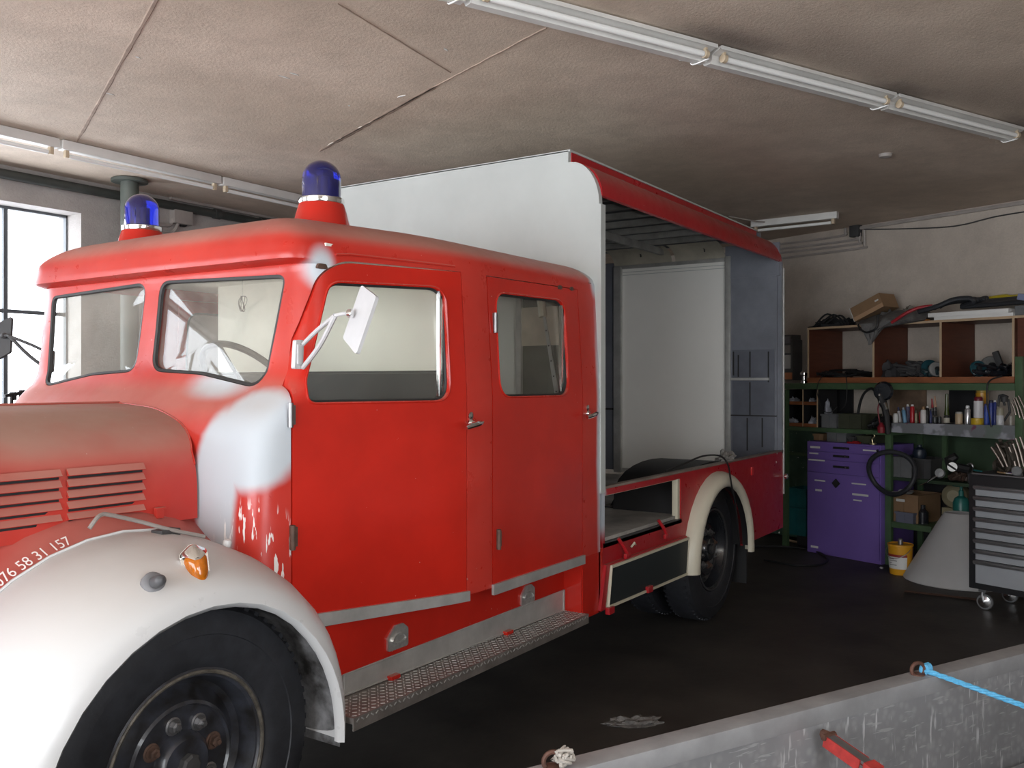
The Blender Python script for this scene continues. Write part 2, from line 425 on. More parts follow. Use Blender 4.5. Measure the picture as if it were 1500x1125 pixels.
# ceiling joints
M['joint'] = mat('joint_filler', (.40, .30, .235), .9, var=.3, scale=12)
M['jointlight'] = mat('joint_filler_light', (.62, .55, .46), .9, var=.3, scale=12)
def joint(p, q, w, m, k, wob=.012):
    p = at(*p, Z=CEIL); q = at(*q, Z=CEIL); n = 26; t = (q - p).normalized(); s = Vector((-t.y, t.x, 0)); b = MB(); rows = []
    for i in range(n + 1):
        c = p.lerp(q, i / n) + s * random.uniform(-wob, wob) * .4; ww = w * random.uniform(.6, 1.25)
        if i in (0, n): ww *= .3
        rows.append([c - s * ww + Vector((0, 0, .002)), c - s * ww * .5 - Vector((0, 0, .004)), c + s * ww * .5 - Vector((0, 0, .004)), c + s * ww + Vector((0, 0, .002))])
    b.grid(rows); struct(b.build('trim_%d' % k, m, center=False))
joint((245, -30), (112, 208), .014, M['joint'], 1, .003)
joint((640, 125), (468, 221), .024, M['joint'], 2, .004)
joint((640, 125), (480, 213), .010, M['jointlight'], 3, .004)
joint((800, 40), (636, 127), .006, M['joint'], 4, .004)
joint((495, 5), (660, 106), .004, M['joint'], 5, .003)
# plaster flakes missing from the ceiling: small white scars
for k, (x0, y0, x1, y1) in enumerate(((408, 110, 425, 115), (424, 106, 438, 110), (582, 142, 594, 139), (198, 82, 206, 85), (150, 134, 168, 139), (510, 154, 513, 155), (650, 70, 656, 74))):
    p = at(x0, y0, Z=CEIL); q = at(x1, y1, Z=CEIL); t = (q - p); s = Vector((-t.y, t.x, 0)).normalized() * .006; z = Vector((0, 0, -.003))
    b = MB(); b.prism([(p.x, p.y), ((p + t / 2 + s).x, (p + t / 2 + s).y), (q.x, q.y), ((p + t / 2 - s).x, (p + t / 2 - s).y)], XY, CEIL - .003, CEIL + .001)
    struct(b.build('trim_%d' % (6 + k), M['white'], center=False))

# fluorescent battens
M['fixture'] = mat('fixture_enamel', (.70, .69, .66), .35, var=.15, scale=4)
M['tube'] = mat('tube_glass', (.80, .80, .78), .25)
M['yellowed'] = mat('yellowed_plastic', (.50, .40, .28), .5)
def batten(p, q, label, group=None, tubes=1, reflector=.17, drop=.0):
    p = Vector(p); q = Vector(q); L = (q - p).length; ang = math.atan2((q - p).y, (q - p).x)
    mid = (p + q) / 2; T = Matrix.Translation(mid) @ Matrix.Rotation(ang, 4, 'Z'); h = L / 2
    e = empty('fluorescent_batten', mid, label, 'ceiling light', group, rot=ang)
    b = MB(); b.box((-h + .01, -.032, -.06), (h - .01, .032, 0), .006); b.build('housing', M['fixture'], e, T)
    if reflector:
        for s in (-1, 1):
            rows = [[Vector((x, s * .03, -.055)) for x in (-h + .015, h - .015)], [Vector((x, s * (reflector / 2), -.03)) for x in (-h + .015, h - .015)], [Vector((x, s * (reflector / 2 + .004), -.05)) for x in (-h + .015, h - .015)]]
            b = MB(); b.grid(rows); b.build('reflector_wing', M['fixture'], e, T, recalc=False)
    ys = (0,) if tubes == 1 else (-.042, .042)
    for y in ys:
        b = MB(); b.cyl((-h + .07, y, -.092), (h - .07, y, -.092), .014, n=12); b.build('fluorescent_tube', M['tube'], e, T)
        for s in (-1, 1):
            b = MB(); b.box((s * (h - .05) - .012, y - .015, -.105), (s * (h - .05) + .012, y + .015, -.055), .003); b.build('lamp_holder', M['yellowed'], e, T)
    return e
zc = CEIL - .004
def ceilp(px, py, z=3.05): 
    v = at(px, py, Z=z); v.z = CEIL - .004; return v
def overhead(p, q, label, group):
    L = (q - p).length; ang = math.atan2((q - p).y, (q - p).x); mid = (p + q) / 2; T = Matrix.Translation(mid) @ Matrix.Rotation(ang, 4, 'Z'); h = L / 2
    yax = Vector((-math.sin(ang), math.cos(ang), 0)); s = 1 if yax.dot(mid) > 0 else -1      # s: side away from the camera
    e = empty('fluorescent_batten', mid, label, 'ceiling light', group, rot=ang)
    xa, xb = -h + .012, h - .012
    def strip(prof, nm, m):
        b = MB(); b.grid([[Vector((x, s * y, z)) for y, z in prof] for x in (xa, xb)], True)
        for x in (xa, xb): b.faces([Vector((x, s * y, z)) for y, z in prof], [tuple(range(len(prof)))])
        return b.build(nm, m, e, T, ang=20)
    strip([(-.03, 0), (.035, 0), (.035, -.045), (.022, -.065), (-.018, -.065), (-.03, -.045)], 'housing', M['fixture'])
    fl_ = strip([(.035, -.004), (.095, -.004), (.095, -.016), (.089, -.010), (.035, -.022)], 'perforated_flange', M['fixture2'])
    for i in range(7):
        x = xa + (xb - xa) * (i + .5) / 7; b = MB(); b.lathe([(.004, 0), (.004, -.003), (0, -.004)], (x, s * .06, -.014), n=8); b.build('flange_hole', M['darkgrey'], fl_, T)
    strip([(-.03, -.003), (-.03, -.030), (-.085, -.012), (-.09, -.022), (-.094, -.022), (-.09, -.003)], 'reflector', M['fixture'])
    b = MB(); b.cyl((xa + .06, -s * .058, -.048), (xb - .06, -s * .058, -.048), .014, n=12); b.build('fluorescent_tube', M['tube'], e, T)
    for x in (xa + .045, xb - .045):
        b = MB(); b.lathe([(.014, -.012), (.019, -.010), (.019, .010), (.014, .012)], (x, -s * .058, -.046), (1, 0, 0), 12); b.box((x - .006, -s * .058 - .008, -.035), (x + .006, -s * .058 + .008, -.006)); b.build('lamp_holder', M['yellowed'], e, T)
    b = MB(); b.tube(spline([(xb - .02, -s * .055, -.06), (xb - .05, s * .02, -.072), (xb - .03, s * .06, -.03), (xb - .05, s * .095, -.022)], 4), .0035, 5); b.lathe([(.012, -.006), (.012, .006)], (xb - .05, s * .095, -.020), (1, 0, 0), 10); b.build('connecting_wire', M['tube'], e, T)
    return e
M['fixture2'] = mat('fixture_flange', (.50, .49, .47), .5, var=.2, scale=6)
# overhead run: from the photograph's joints
j = [ceilp(330, -90), ceilp(682, 6), ceilp(1040, 92), ceilp(1295, 160), ceilp(1483, 208), ceilp(1640, 249)]
d0 = (j[4] - j[1]).normalized()
ref = j[1]; offs = [(q - ref).dot(d0) for q in j]
lab = ['white overhead batten cut off by the top edge of the picture', 'second white batten of the overhead run, the largest in view', 'third white batten of the overhead run, between the two visible joints', 'rightmost white batten of the overhead run, cut off at the right edge', 'last batten of the overhead run beyond the right edge']
for k in range(4):
    overhead(ref + d0 * offs[k], ref + d0 * offs[k + 1], lab[k], 'overhead run of fluorescent battens')
# run beside the window wall
y2 = 5.6
xs = [at(px, py, Z=3.03) for px, py in ((-320, 130), (80, 226), (328, 275), (530, 322), (700, 350))]
xs = [(v.x, v.y) for v in xs]
yr = sum(v[1] for v in xs[1:3]) / 2
lab = ['leftmost white batten of the row by the window wall, cut by the left edge', 'middle white batten of the row by the window wall, above the pillar', 'white batten by the window wall running on behind the near blue beacon']
for k in range(3):
    batten((xs[k][0], yr, zc), (xs[k + 1][0], yr, zc), lab[k], 'row of battens by the window wall', 1, .0)
a = at(1100, 333, Z=3.06); c = at(1229, 319, Z=3.06)
a.z = c.z = CEIL - .004
batten(a, c, 'short white batten on the ceiling behind the rear of the fire truck body', None, 1, 0)

# pillar, pipes, conduits
M['pillar'] = mat('pillar_paint', (.10, .115, .10), .5, var=.3)
pp = at(190, 300, Y=6.12)
b = MB(); b.cyl((pp.x, 6.12, 0), (pp.x, 6.12, CEIL), .065, n=24); b.lathe([(.13, 0), (.13, .02), (.075, .025)], (pp.x, 6.12, CEIL - .025), n=24)
tag(b.build('pillar', M['pillar']), 'round grey-green steel pillar beside the window', 'pillar')
M['pipe'] = mat('pipe_dark', (.055, .06, .055), .5, var=.3)
b = MB(); b.tube([(-3.5, LW - .05, CEIL - .075), (Bk.x - .3, LW - .05, CEIL - .075)], .035, 12); 
for x in (2.0, 4.3, 5.1, 5.6, 7): b.cyl((x - .03, LW - .05, CEIL - .075), (x + .03, LW - .05, CEIL - .075), .043)
tag(b.build('pipe', M['pipe']), 'dark green pipe along the top of the window wall', 'pipe')
M['conduit'] = mat('conduit_plastic', (.42, .38, .35), .5, var=.2)
def Yw(px, py): return at(px, py, Y=LW - .03)
e = empty('wall_pipes', (Yw(250, 330).x, LW - .03, Yw(250, 345).z), 'painted bent pipes with a junction box on the wall behind the far beacon', 'pipe')
for pts in (((195, 322), (245, 330), (252, 322), (254, 312)), ((195, 332), (240, 343), (255, 338), (262, 322), (262, 314))):
    b = MB(); b.tube(spline([Yw(*p) for p in pts], 5), .016, 8); b.build('bent_pipe', M['conduit'], e)
b = MB(); q = Yw(265, 320); b.box((q.x - .09, LW - .07, q.z - .05), (q.x + .09, LW - .001, q.z + .09), .01); b.build('junction_box', M['conduit'], e)
b = MB(); b.tube(spline([Yw(272, 316), Yw(276, 322), Yw(272, 330), Yw(264, 330)], 4), .012); b.build('cable', M['black'], e)
b = MB(); b.tube([(Yw(250, 300).x, LW - .025, CEIL - .005), (9.5, LW - .025, CEIL - .005)], .02, 6); tag(b.build('conduit', M['conduit']), 'pale conduit in the corner of ceiling and window wall above the dark pipe', 'conduit')

def bw(px, py, n=0.0):
    """pixel -> (u, -n, z) in the back-wall frame, at distance n in front of the wall"""
    t = (px - 750) / F; s = (560 - py) / F; dr = Vector((FX + RX * t, FY + RY * t, 0))
    d = (W0 + WN * n).dot(WN) / dr.dot(WN); p = dr * d
    return Vector(((p - W0).dot(WU), -n, CZ + s * d))
e = empty('conduit_bundle', bw(1260, 350, .03), 'four pale conduits bending up to the ceiling on the wall behind the truck tail', 'conduit', T=BT)
for k, (yl, yr_, xb, yt) in enumerate(((358, 346, 1238, 334), (365, 352, 1255, 335), (371, 358, 1259, 336), (379, 364, 1266, 337))):
    b = MB(); b.tube(spline([bw(1050, yl + 7 + k, .03), bw(1140, yl, .03), bw(xb - 8, yr_, .03), bw(xb, yr_ - 5, .03), bw(xb, yt, .03)], 6), .012, 6); b.build('conduit', M['conduit'], e, BT)
b = MB(); q = bw(1254, 338, .03); b.box((q.x - .05, -.07, q.z - .06), (q.x + .05, 0, q.z + .05), .008); b.build('junction_box', M['darkgrey'], e, BT)
b = MB(); b.tube([(bw(1258, 330).x, -.03, CEIL - .03), (5.9, -.03, CEIL - .03)], .018, 6); tag(b.build('conduit', M['conduit'], T=BT), 'pale conduit along the top of the right-hand wall', 'conduit')
pts = [bw(1266, 336, .02), bw(1330, 335, .02), bw(1400, 331, .02), bw(1460, 317, .02), bw(1530, 306, .02), bw(1640, 290, .02)]
b = MB(); b.tube(spline(pts, 5), .006, 6); tag(b.build('cable', M['darkgrey'], T=BT), 'thin sagging grey cable below the conduit on the right-hand wall', 'cable')
b = MB(); q = at(1297, 228, Z=CEIL - .01); b.lathe([(.045, 0), (.04, -.02), (.0, -.028)], (q.x, q.y, CEIL), n=16)
tag(b.build('cap', M['conduit'], center=True), 'small round pale cap on the ceiling near the right', 'cap')
p = at(1068, 317, Z=CEIL - .02); q = at(1146, 327, Z=CEIL - .02)
b = MB(); b.tube([p, p.lerp(q, .5) - Vector((0, 0, .015)), q], .007, 6); b.lathe([(.02, 0), (.02, .03)], q - Vector((0, 0, .01)), n=10)
tag(b.build('ceiling_cable', M['conduit']), 'short pale cable clipped to the ceiling above the truck tail', 'cable')
# ---------------------------------------------------------------- the fire truck
YC = 3.2
RED = (.52, .020, .011)
truck = empty('fire_truck', (4.1, YC, 0), 'old red fire truck with white front fender, two blue beacons and open box body', 'fire truck')
PR = [(2.06, 2.42, 1.42, .22, .17, .17, .18), (2.0, 2.56, 1.2, .14, .10, .42, .2), (2.13, 2.72, 1.60, .10, .16, .05, .5),
      (2.305, 2.29, 2.0, .045, .12, .07, .5), (4.07, 2.13, 1.35, .045, .08, .62, .4), (4.07, 2.2, 2.13, .05, .12, .10, .4)]
M['cab'] = paint('cab_paint', RED, PR, [(2.06, 2.4, 1.02, .14, .2, .19)], dust=.65, haze=.07)
M['door'] = paint('door_paint', RED, [], [], dust=.5, rough=.19)
M['body'] = paint('body_paint', (.42, .010, .016), [(4.1, 2.15, .95, .05, .1, .12, .4)], [], dust=.35, rough=.3)
M['hood'] = paint('hood_paint', RED, [], [], dust=.75, rough=.38, up0=.0, haze=.12)
M['fender'] = paint('fender_paint', (.63, .635, .64), [], [], dust=.5, dustcol=(.36, .31, .27), rough=.3, dark=.97, up0=.45)
M['apron'] = paint('apron_paint', (.48, .02, .016), [], [], dust=.42, rough=.4)
M['fendercream'] = paint('rear_fender_paint', (.66, .62, .50), [], [], dust=.3, rough=.3, dark=.9)
M['dustglass'] = glassmat('dusty_glass', (.96, .97, .95), .12, (.62, .58, .52))
M['sideglass'] = glassmat('side_glass', (.95, .96, .94), .03, refl=.8)
M['seal'] = mat('rubber_seal', (.02, .02, .02), .5)
M['frame_grime'] = mat('chassis_grime', (.02, .019, .018), .8)
M['innerfender'] = mat('inner_fender', (.30, .30, .31), .7, var=.75, scale=9, col2=(.035, .033, .032))

def lerpt(tab, z):
    if z <= tab[0][0]: return tab[0][1]
    for (a, va), (b_, vb) in zip(tab, tab[1:]):
        if z <= b_: return va + (vb - va) * (z - a) / (b_ - a)
    return tab[-1][1]
XFT = [(.7, 2.03), (1.3, 2.035), (1.42, 2.05), (1.49, 2.085), (1.54, 2.13), (1.59, 2.18), (1.64, 2.205), (1.8, 2.228), (1.97, 2.248), (2.012, 2.25), (2.022, 2.245), (2.027, 2.215), (2.034, 2.192), (2.05, 2.190), (2.09, 2.198)]
def Yd(x, z=1.0):
    y = 2.145 + (.2365 * (2.95 - x) if x < 2.95 else 0) if x < 2.9 or x >= 2.95 else 2.145 + .2365 * (2.95 - x)
    if 2.8 < x < 3.1: y = 2.145 + .2365 * ((3.1 - x) ** 2) / (.6)          # soft kink at the pillar between the doors
    return y + .03 * max(0, z - 1.55) / .5
def outline(z, half=False):
    xf = lerpt(XFT, z); pts = []; xs = xf + .115
    for i in range(27): 
        x = 4.06 + (xs - 4.06) * i / 26; pts.append((x, Yd(x, z)))
    P0 = Vector((xs, Yd(xs, z))); P3 = Vector((xf, 2.50)); P1 = P0 + Vector((-.092, .025)); P2 = Vector((xf, 2.375))
    for i in range(1, 13):
        t = i / 12; p = P0 * (1 - t) ** 3 + P1 * 3 * t * (1 - t) ** 2 + P2 * 3 * t * t * (1 - t) + P3 * t ** 3; pts.append(tuple(p))
    for i in range(1, 9):
        t = i / 8; pts.append((xf - .012 * t, 2.50 + (YC - 2.50) * t))
    return pts if half else pts + [(x, 2 * YC - y) for x, y in pts[-2::-1]]
levels = [.745, .9, 1.05, 1.2, 1.3, 1.36, 1.42, 1.46, 1.49, 1.515, 1.54, 1.565, 1.59, 1.615, 1.64, 1.7, 1.75, 1.8, 1.85, 1.9, 1.95, 1.97, 1.99, 2.01, 2.02, 2.028, 2.035, 2.042, 2.05, 2.062, 2.075, 2.09]
b = MB(); rows = [[(x, y, z) for x, y in outline(z, True)] for z in levels]
top = outline(2.09, True)
for w in (.012, .03, .055, .085, .12, .16, .21, .27, .34, .45, .6, .78, .93, .995):
    z = 2.09 + .10 * math.sqrt(1 - (1 - min(w / .30, 1)) ** 2) + .068 * (1 - (1 - w) ** 2)
    r = []
    for x, y in top:
        sx = max(x, 2.85); r.append((x + (sx - x) * w, y + (YC - y) * w, z))
    rows.append(r)
b.grid(rows)
me = b.mesh('cab')
# make sure normals point out
f = max(me.polygons, key=lambda p: p.center.z)
if f.normal.z < 0: me.flip_normals()
cabsolid = solidify(me, .018)
FD = rpoly([(2.168, .70), (2.168, 1.50), (2.262, 1.86), (2.30, 1.985), (2.385, 2.035), (2.94, 2.045), (2.94, .70)], [0, .6, .6, .12, .25, 0, 0], 6)
RD = [(3.105, .70), (3.105, 2.045), (3.88, 2.055), (3.88, .70)]
FWN = rpoly([(2.228, 1.53), (2.238, 1.60), (2.335, 1.955), (2.845, 1.972), (2.845, 1.53)], [.06, .2, .06, .07, .07], 6)
RWN = rpoly([(3.165, 1.54), (3.165, 1.978), (3.745, 1.987), (3.745, 1.54)], [.08, .07, .08, .08], 6)
def grow(p, d): return inset(p, -d)
def fly(p): return p
def cut(me, op, polys, f, d0, d1):
    for p in polys: me = meshbool(me, prismmesh(p, f, d0, d1), op)
    return me
# windscreen panes, outline in (y, z)
def pane(s): 
    if s < 0: P = [(2.50, 1.575), (2.455, 1.965), (2.47, 1.985), (3.13, 2.004), (3.155, 1.98), (3.145, 1.665), (3.10, 1.64)]
    else: P = [(2 * YC - y, z) for y, z in [(2.50, 1.575), (2.455, 1.965), (2.47, 1.985), (3.13, 2.004), (3.155, 1.98), (3.145, 1.665), (3.10, 1.64)]]
    return P
PN = rpoly([(2.50, 1.575), (2.447, 1.985), (3.158, 2.004), (3.15, 1.642), (2.85, 1.628)], [.075, .04, .06, .07, .5], 6)
PF = [(2 * YC - y, z) for y, z in PN]
far = lambda a, b_, d: Vector((a, d, b_))
near0, near1, far0, far1 = 2.0, 2.40, 3.84, 4.4
front = cut(cabsolid, 'INTERSECT', [inset(FD, .0035)], XZ, near0, near1)
rear = cut(cabsolid, 'INTERSECT', [inset(RD, .0035)], XZ, near0, near1)
shell = cut(cabsolid, 'DIFFERENCE', [grow(FD, .0035), grow(RD, .0035)], XZ, near0, near1)
shell = cut(shell, 'DIFFERENCE', [PN], YZ, 2.0, 2.42)
WC = prismmesh([(1.68 + .56 * math.cos(2 * PI * k / 40), .45 + .56 * math.sin(2 * PI * k / 40)) for k in range(40)], XZ, 2.0, 3.3)
shell = meshbool(shell, WC, 'DIFFERENCE'); front = meshbool(front, WC, 'DIFFERENCE')
front = cut(front, 'DIFFERENCE', [FWN], XZ, near0, near1); rear = cut(rear, 'DIFFERENCE', [RWN], XZ, near0, near1)
def mirrored(me, join=False):
    bm = bmesh.new(); bm.from_mesh(me)
    if join:
        g = bmesh.ops.duplicate(bm, geom=bm.verts[:] + bm.edges[:] + bm.faces[:])['geom']; vs = [v for v in g if isinstance(v, bmesh.types.BMVert)]; fs = [f for f in g if isinstance(f, bmesh.types.BMFace)]
    else: vs = bm.verts[:]; fs = bm.faces[:]
    for v in vs: v.co.y = 2 * YC - v.co.y
    bmesh.ops.reverse_faces(bm, faces=fs)
    if join:
        mid = [v for v in bm.verts if abs(v.co.y - YC) < .004]
        for v in mid: v.co.y = YC
        bmesh.ops.remove_doubles(bm, verts=mid, dist=.0005)
        bm.faces.ensure_lookup_table(); dead = [f for f in bm.faces if all(abs(v.co.y - YC) < 1e-5 for v in f.verts)]; bmesh.ops.delete(bm, geom=dead, context='FACES')
    r = bpy.data.meshes.new('m'); bm.to_mesh(r); bm.free(); return r
ffront = mirrored(front); frear = mirrored(rear); shell = mirrored(shell, True)
cab = link('cab', shell, M['cab'], truck)
cab['label'] = 'dusty red cab shell with grey primer patches'
d1 = link('cab_door', front, M['door'], truck); d1['label'] = 'front door with mirror'
d2 = link('cab_door', rear, M['door'], truck); d2['label'] = 'rear crew door'
d4 = link('cab_door', frear, M['door'], truck)
# window glass and its rubber
def sidey(x, z): return Yd(x, z) 
def curved(poly, off, side=1):
    out = []
    for x, z in poly:
        y = Yd(x, z)
        if x < 2.42: # follow the corner
            o = outline(z); y = next((o[i][1] + (o[i + 1][1] - o[i][1]) * (x - o[i][0]) / (o[i + 1][0] - o[i][0]) for i in range(40) if o[i + 1][0] <= x <= o[i][0]), y)
        out.append(Vector((x, y + off if side > 0 else 2 * YC - y - off, z)))
    return out
def glasspoly(poly, off, side, parent, m):
    b = MB(); P = curved(poly, off, side); P2 = [p + Vector((0, .004 * side, 0)) for p in P]; n = len(P)
    c0 = sum(P, Vector()) / n; c1 = sum(P2, Vector()) / n
    A = [b.bm.verts.new(p) for p in P]; B = [b.bm.verts.new(p) for p in P2]; ca = b.bm.verts.new(c0); cb = b.bm.verts.new(c1)
    for i in range(n):
        j_ = (i + 1) % n; b.bm.faces.new((A[i], A[j_], ca)); b.bm.faces.new((B[j_], B[i], cb)); b.bm.faces.new((A[i], B[i], B[j_], A[j_]))
    return b.build('window_glass', m, parent, ang=60)
for dr, poly, side in ((d1, FWN, 1), (d2, RWN, 1), (d4, RWN, -1)):
    glasspoly(grow(poly, .006), .022, side, dr, M['sideglass'])
    b = MB(); b.tube(curved(grow(poly, -.002), .016, side), .007, 6, closed=True); b.build('window_seal', M['seal'], dr)
    b = MB(); b.tube(curved(grow(poly, .004), .000, side), .005, 6, closed=True); b.build('window_bead', M['door'], dr)
for dr, x in ((d1, 2.822), (d2, 3.722)):
    b = MB(); b.box((x - .004, Yd(x) + .024, 1.545), (x + .004, Yd(x) + .04, 1.965)); b.box((x + .014, Yd(x) + .024, 1.545), (x + .020, Yd(x) + .04, 1.965)); b.build('window_channel', M['chrome'], dr)
def xfat(z): return lerpt(XFT, z)
def frontpt(y, z, off):
    o = outline(z); yy = y if y <= YC else 2 * YC - y
    x = next((o[i][0] + (o[i + 1][0] - o[i][0]) * (yy - o[i][1]) / max(1e-6, (o[i + 1][1] - o[i][1])) for i in range(26, 46) if o[i][1] <= yy <= o[i + 1][1]), xfat(z))
    return Vector((x + off, y, z))
for P in (PN, PF):
    b = MB(); V = [frontpt(y, z, .022) for y, z in grow(P, .006)]; n = len(V); c0 = sum(V, Vector()) / n
    A = [b.bm.verts.new(p) for p in V]; B = [b.bm.verts.new(p + Vector((.004, 0, 0))) for p in V]; ca = b.bm.verts.new(c0); cb = b.bm.verts.new(c0 + Vector((.004, 0, 0)))
    for i in range(n):
        k = (i + 1) % n; b.bm.faces.new((A[i], A[k], ca)); b.bm.faces.new((B[k], B[i], cb)); b.bm.faces.new((A[i], B[i], B[k], A[k]))
    g = b.build('windscreen_pane', M['dustglass'], truck, ang=60)
    b = MB(); b.tube([frontpt(y, z, .010) for y, z in grow(P, -.004)], .010, 6, closed=True); b.build('windscreen_seal', M['seal'], truck)

# drip rail over the front door, little lamp brackets
b = MB(); b.tube([Vector((x, Yd(x, 2.06) - .004, 2.052 + .012 * math.sin(min(1, (x - 2.33) / .1) * PI / 2))) for x in [2.36 + .06 * i for i in range(10)]], .005, 6); b.build('drip_rail', M['cab'], truck)
M['rust'] = mat('rusty_metal', (.13, .075, .055), .7, var=.5, scale=30)
for px, py, w in ((529, 384, .028), (829, 420, .02), (846, 422, .016)):
    p = at(px, py, Y=2.14); yy = Yd(p.x, 2.08) - .004
    b = MB(); b.prism(rpoly([(p.x - w, p.z - .01), (p.x - w * .6, p.z + .008), (p.x + w * .6, p.z + .008), (p.x + w, p.z - .01)], .006), XZ, yy - .003, yy + .008); b.build('clip_bracket', M['rust'], truck)
# trim strips
def strip(x0, x1, z0a, z0b, z1a, z1b, dr):
    b = MB(); rows = []; n = 10
    for i in range(n + 1):
        t = i / n; x = x0 + (x1 - x0) * t; za = z0a + (z0b - z0a) * t; zb = z1a + (z1b - z1a) * t; y = Yd(x) - .012
        rows.append([(x, y + .012, za), (x, y, za), (x, y, zb), (x, y + .012, zb)])
    b.grid(rows); b.faces(rows[0], [(0, 1, 2, 3)]); b.faces(rows[-1], [(0, 1, 2, 3)])
    b.build('trim_strip', M['aluminium'], dr)
strip(2.25, 2.945, .748, .722, .795, .762, d1); strip(3.10, 3.885, .715, .715, .758, .758, d2)
# hinges
def hinge(px, py, h, dr, w=.016, m='steel'):
    p = at(px, py, Y=2.15 if px > 700 else 2.315)
    yy = curved([(p.x, p.z)], 0)[0].y
    b = MB(); b.box((p.x - w, yy - .012, p.z - h), (p.x, yy + .004, p.z + h), .003); b.cyl((p.x - w * .9, yy - .012, p.z - h), (p.x - w * .9, yy - .012, p.z + h), .009); b.box((p.x, yy - .007, p.z - h * .8), (p.x + .014, yy + .004, p.z + h * .8), .002)
    b.build('hinge', M[m], dr)
hinge(432, 608, .042, d1); hinge(434, 787, .042, d1, m='rust'); hinge(729, 473, .042, d2); hinge(729, 789, .042, d2, m='rust')
# handles
def handle(px, py, dr, s=1):
    p = at(px, py, Y=2.15); y = Yd(p.x) 
    b = MB(); b.lathe([(.018 * s, 0), (.018 * s, .006), (.011 * s, .014), (.010 * s, .045)], (p.x, y, p.z), (0, -1, 0), 16)
    b.tube(spline([(p.x + .02 * s, y - .045, p.z + .004), (p.x - .01, y - .05, p.z), (p.x - .05 * s, y - .052, p.z - .006), (p.x - .09 * s, y - .045, p.z - .014)], 4), [.008 + .004 * math.sin(i / 12 * PI) for i in range(13)], 10)
    b.lathe([(.016 * s, 0), (.016 * s, .004), (.006, .008)], (p.x, y, p.z + .03), (0, -1, 0), 12); b.build('door_handle', M['chrome'], dr)
handle(690, 620, d1); handle(859, 606, d2, .9)
# mirror
mi = bpy.data.objects.new('mirror', None); C.objects.link(mi); mi.location = (2.2, 2.3, 1.7); setparent(mi, truck)
M['mirrorgrey'] = mat('mirror_paint', (.55, .55, .56), .35, var=.12)
p = at(447, 519, Y=2.29)
b = MB(); pl = [(p.x - .022, p.z - .05), (p.x - .014, p.z + .05), (p.x + .022, p.z + .05), (p.x + .016, p.z - .05)]
yb = curved([(p.x, p.z)], 0)[0].y
b.prism(rpoly(pl, .008), XZ, yb - .016, yb + .002); b.box((p.x - .012, yb - .022, p.z - .034), (p.x + .012, yb - .012, p.z + .034), .003); b.build('mirror_bracket', M['mirrorgrey'], mi)
J = at(491, 462, D=2.93); K = at(513, 459, D=2.9)
a0 = Vector((p.x + .012, yb - .02, p.z + .035)); a1 = Vector((p.x + .012, yb - .02, p.z - .045))
b = MB(); b.tube(spline([a0, a0 + (J - a0) * .45 + Vector((0, 0, .004)), J], 4), .0075); b.tube(spline([a1, a1 + (J - a1) * .5 + Vector((0, -.006, -.01)), J], 4), .0085); b.tube([J, J.lerp(K, .5) + Vector((0, 0, .002)), K], .006)
b.build('mirror_arm', M['mirrorgrey'], mi)
b = MB(); b.lathe([(.010, -.01), (.014, -.006), (.014, .006), (.010, .01)], K, (K - J).normalized(), 12); b.build('mirror_joint', M['chrome'], mi)
cs = [at(529, 417, D=2.93), at(551, 434, D=2.84), at(522, 520, D=2.84), at(502, 495, D=2.93)]
nn = (cs[1] - cs[0]).cross(cs[3] - cs[0]).normalized()
if nn.x > 0: nn = -nn
o = cs[0]; ux = (cs[1] - cs[0]).normalized(); uy = nn.cross(ux); p2 = [((c - o).dot(ux), (c - o).dot(uy)) for c in cs]
b = MB(); pr = rpoly(p2, .012); b.prism(pr, lambda a, b_, d: o + ux * a + uy * b_ + nn * d, 0, -.012); b.build('mirror_housing', M['mirrorgrey'], mi)
b = MB(); b.prism(inset(pr, .004), lambda a, b_, d: o + ux * a + uy * b_ + nn * d, -.012, -.014); b.build('mirror_glass', M['chrome'], mi)

def mirror_y(me):
    bm = bmesh.new(); bm.from_mesh(me)
    for v in bm.verts: v.co.y = 2 * YC - v.co.y
    bmesh.ops.reverse_faces(bm, faces=bm.faces); r = bpy.data.meshes.new(me.name); bm.to_mesh(r); bm.free(); return r
mf = bpy.data.objects.new('mirror', None); C.objects.link(mf); mf.location = (2.32, 2 * YC - 2.3, 1.7); setparent(mf, truck)
for ch in list(mi.children):
    m0 = ch.data.materials[0]; me = mirror_y(ch.data); me.transform(Matrix.Translation((.12, 0, 0))); link(ch.name.split('.')[0], me, M['darkgrey'], mf)  # far mirror's shaded look put into one dark grey colour
M['latch'] = mat('bare_latch', (.72, .72, .70), .32, .75, var=.25, scale=50)
# lower body under the doors, kick plate, running board
SY = lambda x: 2.295 - (x - 2.3) * .03
b = MB(); rows = []
for k in range(18):
    x = 2.245 + k * .0963; rows.append([(x, Yd(x) + .004, .742), (x, SY(x), .742), (x, SY(x), .47), (x, SY(x) + .02, .47), (x, SY(x) + .02, .755), (x, Yd(x) + .004, .755)])
b.grid(rows, True); b.build('sill_panel', M['door'], truck)
b = MB(); b.grid([[(2.37, SY(2.37) - .001, .478), (2.37, SY(2.37) - .006, .478), (2.37, SY(2.37) - .006, .553), (2.37, SY(2.37) - .001, .553)], [(3.885, SY(3.885) - .001, .478), (3.885, SY(3.885) - .006, .478), (3.885, SY(3.885) - .006, .577), (3.885, SY(3.885) - .001, .577)]], True); b.build('kick_plate', M['aluminium'], truck)
for (xa, za, xb, zb) in ((2.37, .553, 3.865, .577), (2.37, .479, 3.865, .479), (3.86, .48, 3.861, .577), (2.375, .48, 2.376, .553)):
    b = MB(); b.tube([(xa, SY(xa) - .007, za), (xb, SY(xb) - .007, zb)], .0035, 6); b.build('kick_plate_edge', M['aluminium'], truck)
M['checker'] = mat('checker_plate', (.33, .30, .28), .45, .6, var=.35, scale=12)
